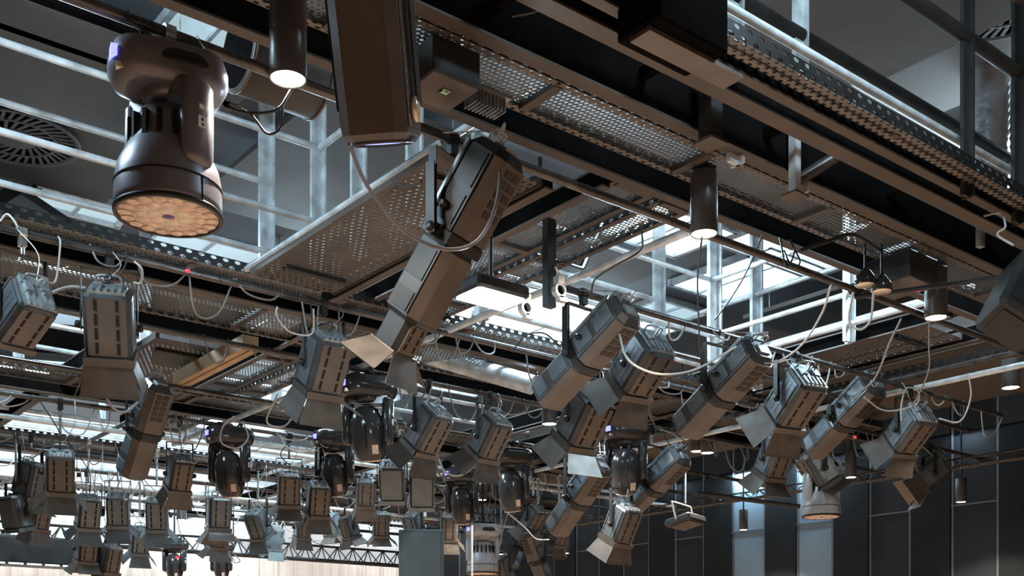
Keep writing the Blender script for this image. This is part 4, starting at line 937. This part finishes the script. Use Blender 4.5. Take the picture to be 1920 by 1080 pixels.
for i, (px, py, d) in enumerate(((160, 1034, 14.6), (333, 1045, 17.2), (1603, 820, 9.4), (352, 508, 6.95), (1722, 540, 7.45))):
    p = at(px, py, d); k_ = .04 if i < 2 else .022; g = MB(); g.box(p, (k_ * 1.4, k_, k_), None, .005); tag(g.build('red_tag', 'red_plastic'), ['tiny red lamp on the black box light at the bottom left', 'tiny red lamp on the small moving head before the curtain', 'small red tag hanging right of the dark profile spotlight',
        'red tape wrapped on the long pipe at left', 'red cap beside the yellow-sticker box'][i], 'tag', 'small red marks')
# white hanging rod, ribbed duct, timber battens
g = MB(); g.tube([at(885, 985, 12), at(885, 1090, 12)], .012, 8); tag(g.build('hanging_rod', 'sticker_white'), 'thin bright white rod hanging at the bottom centre', 'rod')
g = MB(); g.tube([at(800, 665, 10.4), at(1000, 722, 10.1)], .09, 20); tag(g.build('duct_pipe', 'galvanised'), 'thick grey duct tube behind the black beam left of the nearest profile spotlight', 'duct')
p = at(400, 680, 9.6); mm = Matrix.Translation(p); g = MB(); g.box((0, 0, 0), (.14, 1.5, .12), mm); g.box((0, .0, -.065), (.02, 1.5, .01), mm); tag(g.build('timber_batten', 'timber'), 'warm pale timber batten lying by the perforated plank at left', 'wood')

# ================= loose cables =================
def cable(label, pts, rad=.007, mt='cord_white', name='cable'):
    P = [at(*q) for q in pts]; c = P[0]; g = MB(); g.tube(smooth_path(P, 8), rad, 7); return tag(g.build(name, mt), label, 'cable', 'loose cables')
cable('grey cable looping from the cabinet light across the perforated plank to the long spotlight', [(655, 270, 4.15), (690, 350, 4.3), (755, 430, 4.5), (830, 466, 4.6), (890, 455, 4.7), (925, 400, 4.9), (937, 330, 5.1), (930, 270, 5.3)], .008, 'cord_grey')
cable('black cable pair twisting from the big moving head to the drum', [(420, 200, 4.4), (470, 212, 4.4), (520, 205, 4.45), (545, 170, 4.6)], .006, 'cord_black')
cable('thin black cable loop hanging in front of the pale post at left', [(430, 195, 4.45), (470, 215, 4.4), (500, 250, 4.4), (525, 240, 4.4), (530, 200, 4.5)], .005, 'cord_black')
cable('pale cable across the two profile spotlights right of the centre', [(1160, 620, 7.3), (1175, 670, 7.1), (1210, 695, 7.1), (1255, 702, 7.2), (1310, 690, 7.6), (1380, 650, 8.0)], .008)
cable('pale cable running from the dark pipe down to the blue-striped profile', [(1558, 535, 6.6), (1540, 590, 6.9), (1500, 650, 7.6), (1450, 680, 8.0), (1400, 675, 8.4)], .007)
cable('pale cable hanging in a U between the round reflector lamps', [(1600, 548, 6.6), (1592, 600, 6.7), (1612, 618, 6.7), (1632, 600, 6.7), (1638, 550, 6.6)], .007)
cable('pale cable hanging from the right perforated plank to the dark profile', [(1690, 597, 7.4), (1665, 650, 7.8), (1640, 710, 8.4), (1600, 745, 8.8)], .007, 'cord_grey')
cable('thin cable falling straight below the right downlight', [(1742, 600, 6.7), (1742, 650, 6.9), (1740, 700, 7.6), (1710, 765, 8.6)], .005, 'cord_grey')
cable('thick pale cable curving from the bright pipe to the farthest right light', [(1815, 700, 9.6), (1820, 745, 9.6), (1800, 790, 9.6), (1760, 785, 9.6)], .007)
cable('pale safety loop above the farthest right box light', [(1690, 790, 9.8), (1690, 760, 9.8), (1700, 728, 9.8), (1722, 735, 9.8), (1715, 760, 9.8), (1660, 770, 9.7), (1620, 745, 9.6)], .007)
cable('black tangled cable ring on the dark pipe right of the middle', [(1462, 445, 6.9), (1475, 500, 6.8), (1490, 470, 6.8), (1480, 450, 6.8), (1500, 490, 6.8), (1485, 500, 6.8), (1470, 470, 6.9)], .006, 'cord_black')
cable('black cable sloping from the window to the tangled ring', [(1430, 440, 7.0), (1400, 510, 7.1), (1370, 560, 7.3), (1340, 600, 7.6)], .005, 'cord_black')
cable('thin cable falling from the middle downlight', [(1316, 445, 5.6), (1308, 520, 6.2), (1310, 600, 7.0), (1312, 660, 7.8)], .005, 'cord_black')
cable('black cable hanging from the mesh deck to the pale diagonal pipe', [(1204, 435, 6.4), (1200, 470, 6.6), (1150, 500, 6.7), (1115, 525, 6.9), (1108, 560, 7.1)], .006, 'cord_black')
cable('black arching cable above the slotted tray left of the nearest profile', [(960, 660, 7.6), (985, 630, 7.6), (1020, 625, 7.6), (1050, 650, 7.6)], .006, 'cord_black')
cable('white cable bunch dropping to the upright box light', [(160, 540, 6.9), (130, 538, 6.9), (95, 550, 6.9), (80, 565, 6.9)], .010)
cable('white loop around the long pipe at the left edge', [(0, 415, 6.6), (15, 402, 6.6), (35, 430, 6.6), (40, 470, 6.7), (35, 490, 6.7)], .007)
cable('white loop on the long pipe right of the upright box light', [(252, 490, 6.7), (266, 505, 6.7), (264, 530, 6.8), (250, 530, 6.8)], .007)
cable('pale wire hanging below the perforated plank foot', [(520, 575, 7.0), (518, 590, 7.0), (530, 610, 7.1), (550, 625, 7.2), (585, 625, 7.3), (588, 580, 7.1)], .006)
cable('pale hooked cable under the upright box light', [(193, 733, 7.6), (212, 765, 7.8), (235, 772, 8.0), (258, 755, 8.2)], .009, 'cord_grey')
cable('white cable ring around the left moving spotlight base', [(440, 780, 10.5), (418, 800, 10.5), (415, 830, 10.5), (445, 840, 10.5), (465, 820, 10.5), (455, 790, 10.5)], .008)
cable('white cable sagging between the two lower left moving spotlights', [(525, 815, 11), (540, 840, 11), (570, 848, 11), (592, 838, 11)], .008)
cable('white cable sagging in front of the curtain at the bottom', [(440, 1040, 16), (450, 1052, 16), (440, 1055, 16), (432, 1045, 16)], .008)
cable('curly cable hanging over the truss at lower left', [(520, 740, 9.6), (500, 790, 9.8), (530, 800, 10), (548, 780, 10.1), (530, 770, 10.2)], .008)
cable('cable hanging down beside the first of the middle pair', [(745, 700, 9), (760, 730, 9), (790, 745, 9.2), (800, 720, 9.2)], .006, 'cord_black')
cable('sagging cable pair left under the second middle box light', [(822, 860, 10.5), (835, 885, 10.5), (860, 892, 10.5), (885, 878, 10.5), (900, 860, 10.5)], .010)
cable('white cable draped over the silver washlight at the bottom', [(950, 960, 12.5), (985, 990, 12.5), (1005, 1010, 12.5), (1030, 1012, 12.5)], .008)
cable('black cord across the top, from the thick beam to the upper window', [(960, 30, 4.9), (1000, 22, 4.9), (1025, 10, 4.9), (1040, -10, 4.9)], .007, 'cord_black')
cable('grey cable resting on the large perforated plank', [(730, 360, 6.2), (745, 345, 6.1), (770, 352, 6.0), (790, 340, 5.9)], .006, 'cord_black')
cable('bundle cable lying on the far mesh deck', [(1500, 470, 6.6), (1560, 450, 6.7), (1600, 440, 6.8), (1650, 470, 6.9)], .012, 'cord_black')
cable('pale hanging loop beside the upper right perforated bracket', [(1845, 405, 6.9), (1875, 400, 6.9), (1885, 425, 6.8), (1870, 440, 6.8), (1900, 460, 6.6)], .007, 'cord_white')
